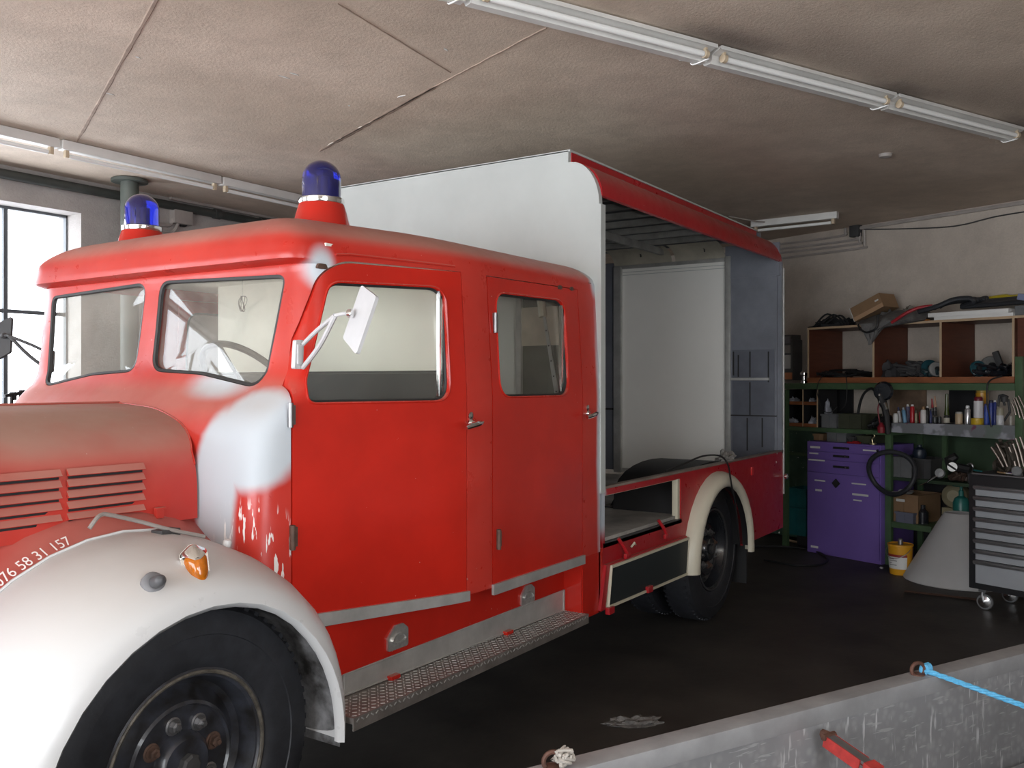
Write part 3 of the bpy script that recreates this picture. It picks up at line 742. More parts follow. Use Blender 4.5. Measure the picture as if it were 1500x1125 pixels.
b = MB(); b.box((2.24, 2.115, .452), (3.885, 2.30, .474), .002); b.box((2.24, 2.112, .430), (3.88, 2.118, .474)); bd = b.build('running_board', M['checker'], truck)
b = MB()
for i in range(68):
    for jj in range(7):
        x = 2.26 + i * .024; y = 2.128 + jj * .022; a = PI / 4 if (i + jj) % 2 else -PI / 4
        b.obox((x, y, .4745), (.016, .004, .002), (0, 0, a))
    b.obox((2.26 + i * .024, 2.1115, .462), (.014, .002, .004), (0, (PI / 5 if i % 2 else -PI / 5), 0))
tr_ = b.build('tread_pattern', M['aluminium'], bd); tr_['kind'] = 'stuff'
for x in (2.6, 3.35):
    b = MB(); b.box((x, SY(x) - .03, .474), (x + .05, SY(x) - .004, .490), .003); b.build('board_bracket', M['door'], truck)
for px, py, w, h in ((586, 933, .059, .046), (769, 870, .057, .043)):
    p = at(px, py, Y=SY(3.2)); YL = SY(p.x) - 2.205; e = bpy.data.objects.new('pull_latch', None); C.objects.link(e); e.location = p; setparent(e, truck)
    out = rpoly([(p.x - w, p.z - h), (p.x - w, p.z + h * .1), (p.x - w * .3, p.z + h), (p.x + w * .5, p.z + h), (p.x + w, p.z + h * .5), (p.x + w, p.z - h)], .012)
    b = MB(); b.prism(out, XZ, 2.197 + YL, 2.206 + YL); b.build('latch_plate', M['latch'], e)
    c = (p.x + .002, p.z - h * .2); n = 16
    D = [(c[0] + w * .72 * math.cos(2 * PI * k / n), c[1] + h * .52 * math.sin(2 * PI * k / n) * (1 if math.sin(2 * PI * k / n) > 0 else .8)) for k in range(n)]
    b = MB(); ring(D, inset(D, .007), XZ, 2.188 + YL, 2.200 + YL, b); b.build('latch_ring', M['latch'], e)
    b = MB(); b.prism(inset(D, .010), XZ, 2.194 + YL, 2.199 + YL); b.build('latch_cup', M['latch'], e)

# hood
HP = [(2.64, 1.13), (2.641, 1.22), (2.646, 1.28), (2.658, 1.33), (2.682, 1.378), (2.732, 1.425), (2.81, 1.463), (2.95, 1.500), (3.08, 1.513), (3.197, 1.52)]
HP = [tuple(v)[:2] for v in spline([(a, b_, 0) for a, b_ in HP], 3)]
HP = HP + [(2 * YC - y, z) for y, z in HP[::-1]]
def hoodx(z): return 2.022 + .068 * max(0, min(1, (z - 1.36) / .16))
b = MB(); rows = []
for x in [.62, .66, .72, .8, 1.0, 1.25, 1.5, 1.75, 2.0, None]:
    r = []
    for y, z in HP:
        if x is None: r.append((hoodx(z), y, z))
        else:
            k = 1 - max(0, (.8 - x) / .18) ** 2 * .10; t = 1 - .03 * (2.0 - x)
            r.append((min(x, hoodx(z) - .01), YC + (y - YC) * k * t, 1.13 + (z - 1.13) * k))
    rows.append(r)
b.grid(rows); me = b.mesh('hood'); f = max(me.polygons, key=lambda p: p.center.z)
if f.normal.z < 0: me.flip_normals()
hood = link('hood', solidify(me, .008), M['hood'], truck, ang=70); hood['label'] = 'long red bonnet, dusty on top'
b = MB(); b.tube([(.66, YC, 1.512), (1.2, YC, 1.521), (2.09, YC, 1.522)], .006, 6); b.build('hood_hinge', M['hood'], hood)
b = MB(); b.tube([Vector((hoodx(z) - .001, y, z)) for y, z in HP[8:-8]], .0035, 6); b.build('hood_edge', M['door'], hood)
for i in range(5):
    z = 1.325 - i * .0335
    for x0, x1 in ((1.02, 1.25), (1.27, 1.535), (1.555, 1.815)):
        yo = lambda x: YC + (2.64 - YC) * (1 - .03 * (2.0 - x))
        rows = [[(x, yo(x) + .002, z + .012), (x, yo(x) - .008, z - .002), (x, yo(x) - .013, z - .008), (x, yo(x) - .011, z - .010), (x, yo(x) + .001, z - .010)] for x in (x0, x1)]
        b = MB(); b.grid(rows); b.faces(rows[0], [(0, 1, 2, 3, 4)]); b.faces(rows[1], [(0, 1, 2, 3, 4)]); b.build('louver', M['hood'], hood, ang=20)
        b = MB(); b.box((x0 + .004, yo(x0) - .003, z - .019), (x1 - .004, yo(x1) + .004, z - .010)); b.build('louver_shade_strip', M['black'], hood)  # black strip stands for the shaded gap under each louver
p = at(233, 751, Y=2.63)
b = MB(); b.box((p.x - .014, 2.622, p.z - .018), (p.x + .014, 2.64, p.z + .016), .003); b.box((p.x - .02, 2.618, p.z + .010), (p.x + .02, 2.632, p.z + .018), .002); b.build('hood_latch', M['hood'], hood)
# nose below the hood: radiator shell and grille
b = MB(); b.box((.6, 2.72, .62), (.66, 3.68, 1.46), .03); nose = b.build('radiator_shell', M['hood'], truck)
for i in range(14):
    b = MB(); y = 2.80 + i * .0615; b.box((.585, y - .01, .70), (.605, y + .01, 1.36), .003); b.build('grille_bar', M['chrome'], nose)
# cowl side below the cab front, engine bay sides (apron)
def arc(c, r, th): return (c[0] + r * math.cos(th), c[1] + r * math.sin(th))
FC = (1.68, .45)
def fsec(th, side, n=10):
    """fender cross-section at angle th (degrees), from lip to crown"""
    t = math.radians(th); off = .17; base = .515; wid = .43
    if th < 40: s = max(0, (40 - th) / 45); off = .17 - .15 * s ** 1.3; wid = .43 - .22 * s; base = .515 + .012 * s
    out = []
    for r_, y_ in ((base - .012, .035), (base - .014, .015), (base, 0.0)):
        out.append((r_, y_))
    for k in range(1, n + 1):
        f_ = k / n * PI / 2; out.append((base + off * math.sin(f_), wid * (1 - math.cos(f_))))
    P = []
    for r_, y_ in out:
        x, z = arc(FC, r_, t)
        P.append(Vector((x, 2.12 + y_ if side > 0 else 2 * YC - 2.12 - y_, z)))
    return P
for side in (1, -1):
    ths = [-5, -2, 2, 7, 12, 18, 25, 32, 40, 50, 60, 70, 80, 90, 100, 110, 120, 130, 140, 150, 160, 170, 180, 188]
    rows = [fsec(t, side) for t in ths]
    b = MB(); b.grid(rows); me = b.mesh('f'); fc = min(me.polygons, key=lambda p: abs(p.center.y - (2.2 if side > 0 else 4.2)))
    fen = link('front_fender', me, M['fender'], truck, ang=50)
    if side > 0: fen['label'] = 'swept white front fender'
    # bead where it meets the apron
    b = MB(); b.tube([r[-1] + Vector((0, 0, .003)) for r in rows[8:]], .005, 6); b.build('fender_bead', M['fender'], fen)
    # apron rising to the hood
    rows = []
    for t in ths[6:]:
        a = fsec(t, side)[-1]; y3 = 2.665 if side > 0 else 2 * YC - 2.665; y2_ = 2.61 if side > 0 else 2 * YC - 2.61
        tt = math.radians(t); x2, z2 = arc(FC, .715, tt); x3, z3 = arc(FC, .75, tt)
        if t < 60: x2, z2, x3, z3 = a.x, a.z, a.x - .01, a.z
        rows.append([a, Vector((x2, y2_, z2)), Vector((x3, y3, z3)), Vector((min(x3, 2.03), y3 + .01 * side, max(z3, 1.16) if 60 < t < 130 else z3 + .05))])
    b = MB(); b.grid(rows); b.build('apron', M['apron'], truck, ang=50)
    y3 = 2.672 if side > 0 else 2 * YC - 2.672
    b = MB(); b.box((.64, min(y3, y3 + .012 * side), .55), (2.05, max(y3, y3 + .012 * side), 1.17)); b.build('engine_bay_side', M['apron'], truck)
    # inner wheel well
    rows = []
    for t in range(-8, 190, 9):
        x, z = arc(FC, .55, math.radians(t)); rows.append([Vector((x, YC - side * (YC - 2.16), z)), Vector((x, YC - side * (YC - 2.66), z))])
    b = MB(); b.grid(rows); b.build('wheel_well', M['innerfender'], truck)
    # mudguard flange behind the wheel
b = MB(); b.box((2.20, 2.34, .40), (2.215, 2.66, .74)); b.build('mudguard', M['innerfender'], truck)
# writing chalked on the apron
me = textmesh('076 58 31 157', .042, 0, .0)
for v in me.vertices:
    u, w = v.co.x, v.co.y
    a0_ = math.radians(122.6); th = a0_ - u * .95 / .70; k = w / .05
    r_ = .688 + .034 * min(k + .1, 1.2); x, z = arc(FC, r_ + .0035, th); y = 2.55 + .05 * min(k + .1, 1.2) - .004
    v.co = (x, y, z)
link('chalk_number', me, mat('chalk', (.75, .70, .68), .9), truck)
# horn knob, indicator on the fender, bent rod
def onf(px, py, th0=60, off=0):
    """point of the near front fender seen at a pixel: march along the ray"""
    best = None
    for k in range(400):
        d = 2.0 + k * .004; q = at(px, py, D=d); r_ = math.hypot(q.x - FC[0], q.z - FC[1]); th = math.degrees(math.atan2(q.z - FC[1], q.x - FC[0]))
        if r_ < .515 or q.y < 2.12: continue
        s = (r_ - .515) / .17
        if s >= 1: continue
        y = 2.12 + .43 * (1 - math.sqrt(max(0, 1 - s * s)))
        if q.y >= y: return q
    return at(px, py, Y=2.25)
q = onf(224, 855); nrm = Vector((-.15, -.8, .5)).normalized(); tip = (Vector((RX, RY, 0)) * .036 - Vector((FX, FY, 0)) * .034 + Vector((0, 0, .018))).normalized()
b = MB(); b.lathe([(.032, -.01), (.032, .008), (.026, .013), (.020, .014)], q, nrm, 20); kn = b.build('buffer_base', mat('grey_rubber', (.17, .17, .18), .45), truck)
b = MB(); b.lathe([(.018, .0), (.0165, .045), (.015, .052), (.009, .058), (0, .06)], q, tip, 16); b.build('rubber_buffer', mat('dark_rubber', (.07, .07, .075), .5), truck)
q = onf(286, 828); nrm = Vector((-.42, -.85, .30)).normalized()
e = bpy.data.objects.new('turn_indicator', None); C.objects.link(e); e.location = q; setparent(e, truck)
rt = Vector((1, 0, 0)); rt = (rt - nrm * rt.dot(nrm)).normalized(); upv = nrm.cross(rt) * (1 if nrm.cross(rt).z > 0 else -1)
IND = lambda s, dd: (lambda a, b_, d: q + rt * a * s * 1.15 + upv * b_ * s * 1.1 + nrm * (d + dd))
dp = rpoly([(-.036, .035), (0, .060), (.036, .035), (.030, -.025), (.012, -.065), (-.012, -.065), (-.030, -.025)], .02, 4)
b = MB(); b.prism(dp, IND(1, 0), -.01, .006); b.prism(dp, IND(.85, 0), .006, .016); b.build('indicator_base', M['chrome'], e)
M['amber'] = mat('amber_lens', (.55, .15, .008), .12, spec=.8, var=.3, scale=60)
rows = []
for k in range(7):
    a_ = k / 6 * PI / 2; s_ = math.cos(a_) * .80; h_ = .016 + .036 * math.sin(a_)
    rows.append([q + rt * a * s_ * 1.15 + upv * (b_ * s_ * 1.1 - .010) + nrm * h_ for a, b_ in dp])
b = MB(); bb = b.grid(rows[:-1], True); b.bm.faces.new(bb[-1]); b.build('indicator_lens', M['amber'], e)
rows = [[q + rt * a * s_ * 1.15 + upv * (max(b_, .026) * s_ * 1.1 + .004) + nrm * h_ for a, b_ in dp] for s_, h_ in ((.9, .016), (.85, .032), (.6, .046), (.2, .05))]
b = MB(); b.grid(rows, True); b.build('indicator_hood', M['chrome'], e)
pts = [at(131, 774, D=2.66), at(141, 760, D=2.68), at(149, 754, D=2.70), at(160, 754, D=2.72), at(205, 764, D=2.80), at(250, 776, D=2.86), at(300, 786, D=2.93)]
b = MB(); b.tube(spline(pts, 4), .0065, 8); b.build('bent_rod', mat('rod_grey', (.32, .29, .27), .5, .3), truck)
q = at(243, 773, D=2.87); b = MB(); b.obox(q - Vector((0, 0, .018)), (.075, .05, .03), (0, 0, .1), .005); b.build('rod_block', M['darkgrey'], truck)
b = MB(); q = at(333, 795, Y=2.4); b.lathe([(.014, -.01), (.014, .004), (.009, .011), (0, .013)], q, (0, -.4, 1), 14); b.build('plug_button', M['fender'], truck)

# beacons
M['bluedome'] = mat('blue_dome', (.006, .012, .22), .05, spec=.9, coat=1)
M['bluedome'].node_tree.nodes['Principled BSDF'].inputs['Transmission Weight'].default_value = .7
for k, y in enumerate((2.625, 3.80)):
    x = 2.6; z0 = 2.245; e = bpy.data.objects.new('beacon', None); C.objects.link(e); e.location = (x, y, z0); setparent(e, truck)
    b = MB(); b.lathe([(.118, -.06), (.112, -.02), (.100, .03), (.090, .062), (.084, .066)], (x, y, z0), n=32); b.build('beacon_base', M['door'], e)
    b = MB(); b.lathe([(.088, .064), (.090, .070), (.090, .084), (.084, .088)], (x, y, z0), n=32); b.build('beacon_ring', M['chrome'], e)
    b = MB(); b.lathe([(.077, .086), (.077, .165)] + [(.077 * math.cos(a), .165 + .075 * math.sin(a)) for a in [i * PI / 20 for i in range(1, 11)]], (x, y, z0), n=36); b.build('beacon_dome', M['bluedome'], e, ang=60)
    b = MB(); b.cyl((x, y, z0 + .086), (x, y, z0 + .17), .022); b.lathe([(.01, 0), (.05, .02), (.055, .022)], (x - .03, y, z0 + .14), (-1, .3, 0), 20); b.build('beacon_lamp', M['chrome'], e)

# wheels
def wheel(cx, yo, cz, side, R=.475, wdt=.22, name='wheel'):
    """yo = outer face"""
    e = bpy.data.objects.new(name, None); C.objects.link(e); e.location = (cx, yo + side * wdt / 2, cz); setparent(e, truck)
    ax = (0, -side, 0); base = (cx, yo + side * wdt, cz)
    b = MB(); prof = [(R * .56, .02), (R * .60, 0), (R * .80, -.004 + .004), (R * .92, .018), (R * .985, .04), (R, .065), (R, wdt - .065), (R * .985, wdt - .04), (R * .95, wdt - .018), (R * .945, wdt - .012), (R * .88, wdt - .003), (R * .80, wdt), (R * .795, wdt - .004), (R * .66, wdt - .004), (R * .60, wdt - .014), (R * .56, wdt - .03)]
    b.lathe(prof, base, ax, 72, cap=False); b.build('tyre', M['rubber'], e, ang=40)
    b = MB()
    q = Vector((0, 0, 1)).rotation_difference(Vector(ax)).to_matrix().to_4x4(); MM = Matrix.Translation(base) @ q
    for k in range(64):
        a = 2 * PI * k / 64
        for h, s in ((.045, .03), (wdt - .045, .03)):
            b.box((-.009, -.012, -s / 2), (.009, .004, s / 2), 0, MM @ Matrix.Rotation(a, 4, 'Z') @ Matrix.Translation((0, R * .984, h)))
    tr = b.build('tread_block', M['rubber'], e); tr['kind'] = 'stuff'
    r0 = R * .575
    b = MB(); b.lathe([(r0 * 1.0, wdt - .04), (r0 * 1.03, wdt - .016), (r0 * .995, wdt - .012), (r0 * .95, wdt - .028), (r0 * .93, wdt - .03), (r0 * .90, wdt - .05), (r0 * .86, wdt - .085), (r0 * .80, wdt - .10), (r0 * .70, wdt - .075), (r0 * .655, wdt - .055), (r0 * .62, wdt - .05), (r0 * .60, wdt - .058), (r0 * .34, wdt - .062), (r0 * .32, wdt - .045), (r0 * .27, wdt - .03), (r0 * .10, wdt - .028), (0, wdt - .028)], base, ax, 60, cap=False); b.build('rim', M['rimpaint'] if cx < 3 else M['blackgloss'], e, ang=30)
    b = MB(); b.tube([MM @ Vector((r0 * .985 * math.cos(2 * PI * k / 60), r0 * .985 * math.sin(2 * PI * k / 60), wdt - .016)) for k in range(60)], .007, 8, closed=True); b.build('rim_flange', M['rimlip_glint'] if cx < 3 else M['darkgrey'], e)  # ring added for the highlight along the rim edge
    for k in range(8):
        a = 2 * PI * (k + .3) / 8; T2 = MM @ Matrix.Rotation(a, 4, 'Z') @ Matrix.Translation((r0 * .43, 0, wdt - .062))
        b = MB(); b.lathe([(.027, 0), (.027, .004), (.022, .006), (.022, .010)], M=T2, n=16); b.lathe([(.016, .006), (.016, .022), (.010, .024), (.008, .024), (.008, .034), (0, .035)], M=T2, n=6); b.build('wheel_nut', M['rust'] if k % 3 == 0 else M['steel'], e, ang=20)
    b = MB(); b.lathe([(.034, 0), (.034, .02), (.026, .026), (0, .027)], M=MM @ Matrix.Translation((0, 0, wdt - .03)), n=8); b.build('hub_cap', M['darkgrey'], e, ang=20)
    return e
wheel(1.70, 2.235, .475, 1); wheel(1.70, 2 * YC - 2.235, .475, -1)
wheel(5.84, 2.215, .475, 1); wheel(5.84, 2.50, .475, 1); wheel(5.84, 2 * YC - 2.215, .475, -1); wheel(5.84, 2 * YC - 2.5, .475, -1)
b = MB()
for y in (2.78, 3.62): b.box((.7, y - .035, .52), (7.1, y + .035, .68))
b.cyl((1.7, 2.4, .475), (1.7, 4.0, .475), .05); b.cyl((5.84, 2.4, .475), (5.84, 4.0, .475), .07); b.lathe([(.06, -.15), (.18, -.08), (.18, .08), (.06, .15)], (5.84, YC, .475), (0, 1, 0), 20)
b.box((2.2, 2.3, .70), (7.1, 4.1, .745)); b.box((.9, 2.85, .5), (1.9, 3.55, 1.1), .05); b.cyl((2.4, YC, .5), (5.84, YC, .475), .05)  # flat panel under the body is added to block light
b.build('chassis', M['frame_grime'], truck)

# cab interior
b = MB(); b.box((3.02, 2.2, .75), (3.04, 3.78, 1.65)); b.box((2.62, 2.3, .76), (3.0, 4.1, 1.12), .03); b.box((2.93, 2.3, 1.12), (3.015, 3.8, 1.64), .02); b.build('seat', mat('seat_vinyl', (.045, .045, .042), .55, var=.3), truck)
b = MB(); b.box((3.02, 2.2, 1.65), (3.04, 3.78, 2.09)); pt = b.build('partition', mat('partition_cream', (.93, .90, .80), .5, var=.03), truck)
b = MB(); b.box((2.1, 2.4, 1.0), (2.3, 4.0, 1.48), .02); b.box((2.15, 2.35, .72), (4.02, 4.05, .75)); b.build('dashboard', M['darkgrey'], truck)
st = bpy.data.objects.new('steering_wheel', None); C.objects.link(st); sc = Vector((2.44, 2.86, 1.59)); st.location = sc; setparent(st, truck)
sn = Vector((.72, 0, .69)).normalized(); su = Vector((0, 1, 0)); sv = sn.cross(su)
b = MB(); b.tube([sc + su * .22 * math.cos(2 * PI * k / 40) + sv * .22 * math.sin(2 * PI * k / 40) for k in range(40)], .013, 8, closed=True); b.build('steering_rim', M['black'], st)
b = MB()
for a in (PI / 2, PI * 7 / 6, PI * 11 / 6): b.tube([sc - sn * .03, sc + su * .22 * math.cos(a) + sv * .22 * math.sin(a)], .007, 6)
b.lathe([(.04, -.04), (.04, -.01), (.0, .0)], sc, sn, 16); b.cyl(sc - sn * .03, sc - sn * .6, .02); b.build('steering_spoke', M['black'], st)
# crew space behind the partition
b = MB(); b.box((4.0, 2.60, .76), (4.03, 4.1, 2.1)); b.build('crew_panel', mat('crew_panel', (.60, .60, .56), .6), truck)
b = MB(); b.box((3.98, 2.57, .8), (4.02, 2.60, 2.1)); b.build('crew_post', M['aluminium'], truck)
b = MB(); b.box((3.99, 2.18, 1.79), (4.02, 2.57, 1.99)); b.build('crew_board', mat('crew_board', (.66, .58, .46), .7, var=.3), truck)
b = MB(); b.box((4.0, 2.18, .76), (4.03, 2.57, 2.1)); b.box((3.975, 2.20, 1.2), (4.0, 2.40, 1.68), .01); b.build('crew_back', mat('crew_back', (.10, .11, .07), .7, var=.5), truck)
b = MB(); b.prism([(2.375, 1.95), (2.39, 1.95), (2.31, 1.50), (2.283, 1.50)], YZ, 3.90, 3.906); b.build('perforated_strap', M['aluminium'], truck)
for k in range(5):
    t = .2 + k * .17; b = MB(); b.lathe([(.004, 0), (.004, .002), (0, .003)], (3.899, 2.382 - .086 * t, 1.95 - .45 * t), (-1, 0, 0), 8); b.build('strap_hole', M['black'], truck)
b = MB(); b.tube(spline([(3.92, 2.42, 2.06), (3.91, 2.40, 2.0), (3.9, 2.385, 1.93)], 4), .022, 8); b.build('cloth_tie', M['cream'], truck)
b = MB(); b.box((2.32, 2.32, 2.085), (4.0, 4.08, 2.095)); b.build('bounce_headliner', mat('bounce_headliner', (.80, .78, .70), .8), truck)  # cream sheet added under the roof to bounce light into the cab
for x0_, x1_ in ((3.12, 3.86),):
    b = MB(); b.box((x0_, 4.03, .8), (x1_, 4.045, 1.5)); b.build('bounce_door_card', mat('bounce_door_card', (.55, .53, .46), .7), truck)  # pale panel added on the far side to bounce light inside
# wire charm hanging in the windscreen
q = at(355, 445, X=2.35); b = MB()
for k in range(4):
    a = k * 1.1; b.tube([q + Vector((0, .022 * math.cos(t) * math.cos(a * .4), .03 * math.sin(t))) + Vector((.006 * math.sin(t + a), .006 * math.sin(2 * t + a), 0)) for t in [i * PI / 8 for i in range(16)]], .0015, 4, closed=True)
b.tube([q + Vector((0, 0, .03)), q + Vector((0, 0, .12))], .001, 4); b.build('wire_charm', M['darkgrey'], truck)

# ---- box body
X0, X1 = 4.06, 7.15
def roundedge(n=8):
    """near half outline of the body section (y,z): vertical side, rounded shoulder, roof ledge"""
    pts = [(2.15, 1.04), (2.15, 2.50)]
    for k in range(1, n + 1):
        a = k / n * PI / 2; pts.append((2.15 + .17 * (1 - math.cos(a)), 2.50 + .235 * math.sin(a)))
    return pts + [(2.33, 2.735), (2.33, 2.795)]
E = roundedge(); E2 = E + [(2 * YC - y, z) for y, z in E[::-1]]
b = MB(); b.prism(E2, YZ, X0, X0 + .035); fp = b.build('body_front_panel', M['primer'], truck); fp['label'] = 'pale grey primed front wall of the box body'
b = MB(); b.box((X0 - .004, 2.138, 1.04), (X0 + .045, 2.15, 2.5)); b.build('body_edge_strip', M['primer'], truck)
# rear frame
inner = [(y + (.05 if y < YC else -.05), z - (.0 if z < 2.4 else .06)) for y, z in E2]
b = MB(); ring(E2, inner, YZ, X1 - .04, X1, b); b.build('rear_frame', M['greypaint'], truck)
b = MB(); b.box((X1 - .002, 2.142, .72), (X1 + .012, 2.155, 2.5)); b.build('rear_edge_strip', M['aluminium'], truck)
b = MB(); b.lathe([(.012, 0), (.022, .01), (.022, .025), (0, .035)], (X1 - .01, 2.14, .86), (0, -1, 0), 14); b.build('rear_catch', M['chrome'], truck)
# cove along the roof edge, near and far
for side in (1, -1):
    rows = []
    for x in (X0 + .035, X1 - .04):
        r = [(2.165, 2.545), (2.15, 2.55)]
        for k in range(1, 9):
            a = k / 8 * PI / 2; r.append((2.15 + .17 * (1 - math.cos(a)), 2.55 + .185 * math.sin(a)))
        r += [(2.33, 2.737), (2.345, 2.725)]
        r += [(2.175 + .17 * (1 - math.cos(a)), 2.545 + .165 * math.sin(a)) for a in [k / 8 * PI / 2 for k in range(7, 0, -1)]]
        rows.append([Vector((x, y if side > 0 else 2 * YC - y, z)) for y, z in r])
    b = MB(); b.grid(rows, True); b.faces(rows[0], [tuple(range(len(rows[0])))]); b.build('roof_cove', M['body'], truck)
    y0, y1 = (2.325, 2.34) if side > 0 else (4.06, 4.075)
    b = MB(); b.box((X0 + .03, y0, 2.735), (X1 - .12, y1, 2.79)); b.build('roof_ledge', M['body'], truck)
b = MB(); b.box((X0, 2.318, 2.79), (X1 - .12, 2 * YC - 2.318, 2.80)); b.build('roof_skin', M['primer'], truck)
M['roofunder'] = mat('roof_underside', (.09, .10, .115), .7, var=.4)
b = MB(); b.box((X0 + .03, 2.33, 2.755), (X1 - .1, 4.07, 2.788)); b.build('roof_lining', M['roofunder'], truck)
M['rib'] = mat('roof_rib', (.34, .34, .32), .6, var=.4)
for k in range(9):
    x = 4.35 + k * .30; b = MB(); b.box((x, 2.32, 2.715), (x + .045, 4.08, 2.756), .004); b.build('roof_rib', M['rib'], truck)
for y in (2.36, 3.1): 
    b = MB(); b.box((X0 + .05, y, 2.66), (X1 - .15, y + .035, 2.715), .003); b.build('roof_rail', M['rib'], truck)
# far side wall
b = MB(); b.prism([(y, z) for y, z in [(4.25, .8), (4.25, 2.55), (4.12, 2.7), (4.10, 2.7), (4.235, 2.54), (4.235, .8)]], YZ, X0, X1); b.build('far_side_wall', M['greypaint'], truck)
# rear wall pieces around the white door
XR = X1 - .06
b = MB(); b.box((XR, 2.18, .80), (XR + .02, 2.56, 2.64)); b.build('rear_wall_panel', M['greypaint'], truck)
b = MB(); b.box((XR, 3.57, .84), (XR + .02, 4.24, 2.64)); b.build('rear_wall_panel', mat('grey_dark_panel', (.16, .17, .20), .4, var=.3, scale=2), truck)
b = MB(); b.box((XR - .02, 3.60, 1.36), (XR, 4.2, 1.375)); b.build('panel_seam', M['black'], truck)
b = MB(); b.box((XR + .004, 2.60, .855), (XR + .018, 3.53, 2.58)); dw = b.build('rear_door', mat('door_white', (.93, .925, .88), .5, var=.05, scale=1.5), truck); dw['label'] = 'plain white rear shutter'
for z in (2.525, 2.55): 
    b = MB(); b.box((XR, 2.605, z), (XR + .004, 3.525, z + .004)); b.build('shutter_slat', M['primer'], dw)
b = MB(); b.box((XR - .03, 3.53, .82), (XR + .02, 3.60, 2.60), .006); b.box((XR - .02, 2.555, .82), (XR + .02, 2.60, 2.62), .004); b.box((XR - .015, 2.56, 2.58), (XR + .02, 3.6, 2.61), .003); b.box((XR - .012, 2.6, .82), (XR + .02, 3.53, .858), .003); b.build('rear_door_frame', M['aluminium'], truck)
b = MB(); b.box((XR - .005, 2.16, 2.44), (XR + .02, 2.60, 2.70)); b.build('rear_wall_panel', M['greypaint'], truck)
# inner wall of the tail locker with slots, bar, seams
for (a0_, c0_, a1_, c1_) in ((1075, 515, 1078, 550), (1082, 520, 1085, 552), (1099, 515, 1101, 552), (1126, 515, 1128, 560), (1099, 560, 1101, 608), (1095, 612, 1097, 660), (1117, 612, 1119, 655)):
    p = at(a0_, c0_, X=XR); q = at(a1_, c1_, X=XR); b = MB(); b.box((XR - .012, p.y - .006, q.z), (XR + .001, p.y + .004, p.z)); b.build('locker_slot', M['black'], truck)
p = at(1071, 555, X=XR - .03); q = at(1127, 556, X=XR - .03); b = MB(); b.box((XR - .05, q.y, p.z - .012), (XR - .02, p.y, p.z + .008)); b.build('locker_bar', M['aluminium'], truck)
p = at(1071, 608, X=XR); q = at(1138, 612, X=XR); b = MB(); b.box((XR - .01, q.y, p.z - .006), (XR + .001, p.y, p.z + .004)); b.build('locker_seam', M['black'], truck)
b = MB(); b.box((XR - .008, 2.20, .9), (XR + .001, 2.54, 1.86)); b.build('locker_back', mat('locker_back', (.13, .14, .17), .45, var=.3, scale=4), truck)
# padded cove panels over the rear door
M['pad'] = mat('cove_pad', (.46, .43, .35), .7, var=.3, scale=5)
for y0, y1 in ((2.60, 3.03), (3.06, 3.6)):
    rows = []
    for y in (y0, (y0 + y1) / 2, y1):
        rows.append([Vector((XR - .01 - .20 * (1 - math.cos(a)), y, 2.60 + .12 * math.sin(a))) for a in [k / 8 * PI / 2 for k in range(9)]])
    b = MB(); b.grid(rows); b.build('cove_panel', M['pad'], truck)
for px, py in ((937, 370), (1030, 362)):
    p = at(px, py, X=XR - .07); b = MB(); b.tube(spline([p + Vector((0, .02, .03)), p, p + Vector((0, -.01, -.02)), p + Vector((0, -.012, -.04))], 3), [.012] * 5 + [.006] * 5, 6); b.build('hook', M['black'], truck)
p = at(968, 368, X=XR - .09); b = MB(); b.tube(spline([p + Vector((0, -.01, .035)), p + Vector((-.01, .02, 0)), p + Vector((0, -.01, -.03))], 4), .006, 6); b.build('hook', M['darkgrey'], truck)
# deck
M['deck'] = mat('deck_sheet', (.60, .58, .54), .45, .35, var=.55, scale=3.5, bump=.1, bscale=12)
b = MB(); b.box((X0, 2.17, .765), (5.16, 4.24, .80)); b.box((6.26, 2.17, .765), (X1 - .04, 4.24, .80)); b.box((5.16, 2.76, .766), (6.26, 3.64, .799)); b.build('deck', M['deck'], truck)
rows = []
for k in range(13):
    a = k / 12 * PI; rows.append([Vector((5.72 + .56 * math.cos(a) * 1.05, y, .80 + .275 * math.sin(a) ** .6)) for y in (2.20, 2.62)])
b = MB(); b.grid(rows); b.faces([r[1] for r in rows], [tuple(range(13))]); b.faces([r[0] for r in rows], [tuple(range(13))]); b.build('inner_wheel_arch', M['black'], truck, ang=50)
# near side panel with opening and wheel arch
AC = (5.70, .46)
SP = [(X0 + .03, .755), (X0 + .03, 1.055), (X1 - .005, 1.06), (X1 - .005, .455), (6.20, .455)] + [(AC[0] + .50 * math.cos(a), AC[1] + .46 * math.sin(a)) for a in [k / 16 * PI for k in range(17)]] + [(5.17, .66), (X0 + .03, .66)]
side_me = prismmesh(SP, XZ, 2.15, 2.168)
side_me = meshbool(side_me, prismmesh(rpoly([(X0 + .06, .775), (X0 + .06, 1.022), (5.10, 1.022), (5.10, .775)], .008), XZ, 2.0, 2.3), 'DIFFERENCE')
sp = link('side_panel', side_me, M['body'], truck)
b = MB(); b.box((X0 + .03, 2.145, 1.055), (X1 - .01, 2.185, 1.068), .002); b.build('side_rail', mat('rail_worn', (.30, .24, .20), .5, .3, var=.4), truck)
b = MB(); b.box((5.065, 2.155, .775), (5.10, 2.19, 1.022), .002); b.build('opening_trim', M['cream'], truck)
b = MB(); b.box((X0 + .05, 2.158, 1.018), (5.1, 2.175, 1.026)); b.build('opening_trim', M['cream'], truck)
b = MB(); b.box((X0 + .04, 2.15, .752), (5.12, 2.19, .782), .003); b.build('opening_sill', M['darkgrey'], truck)
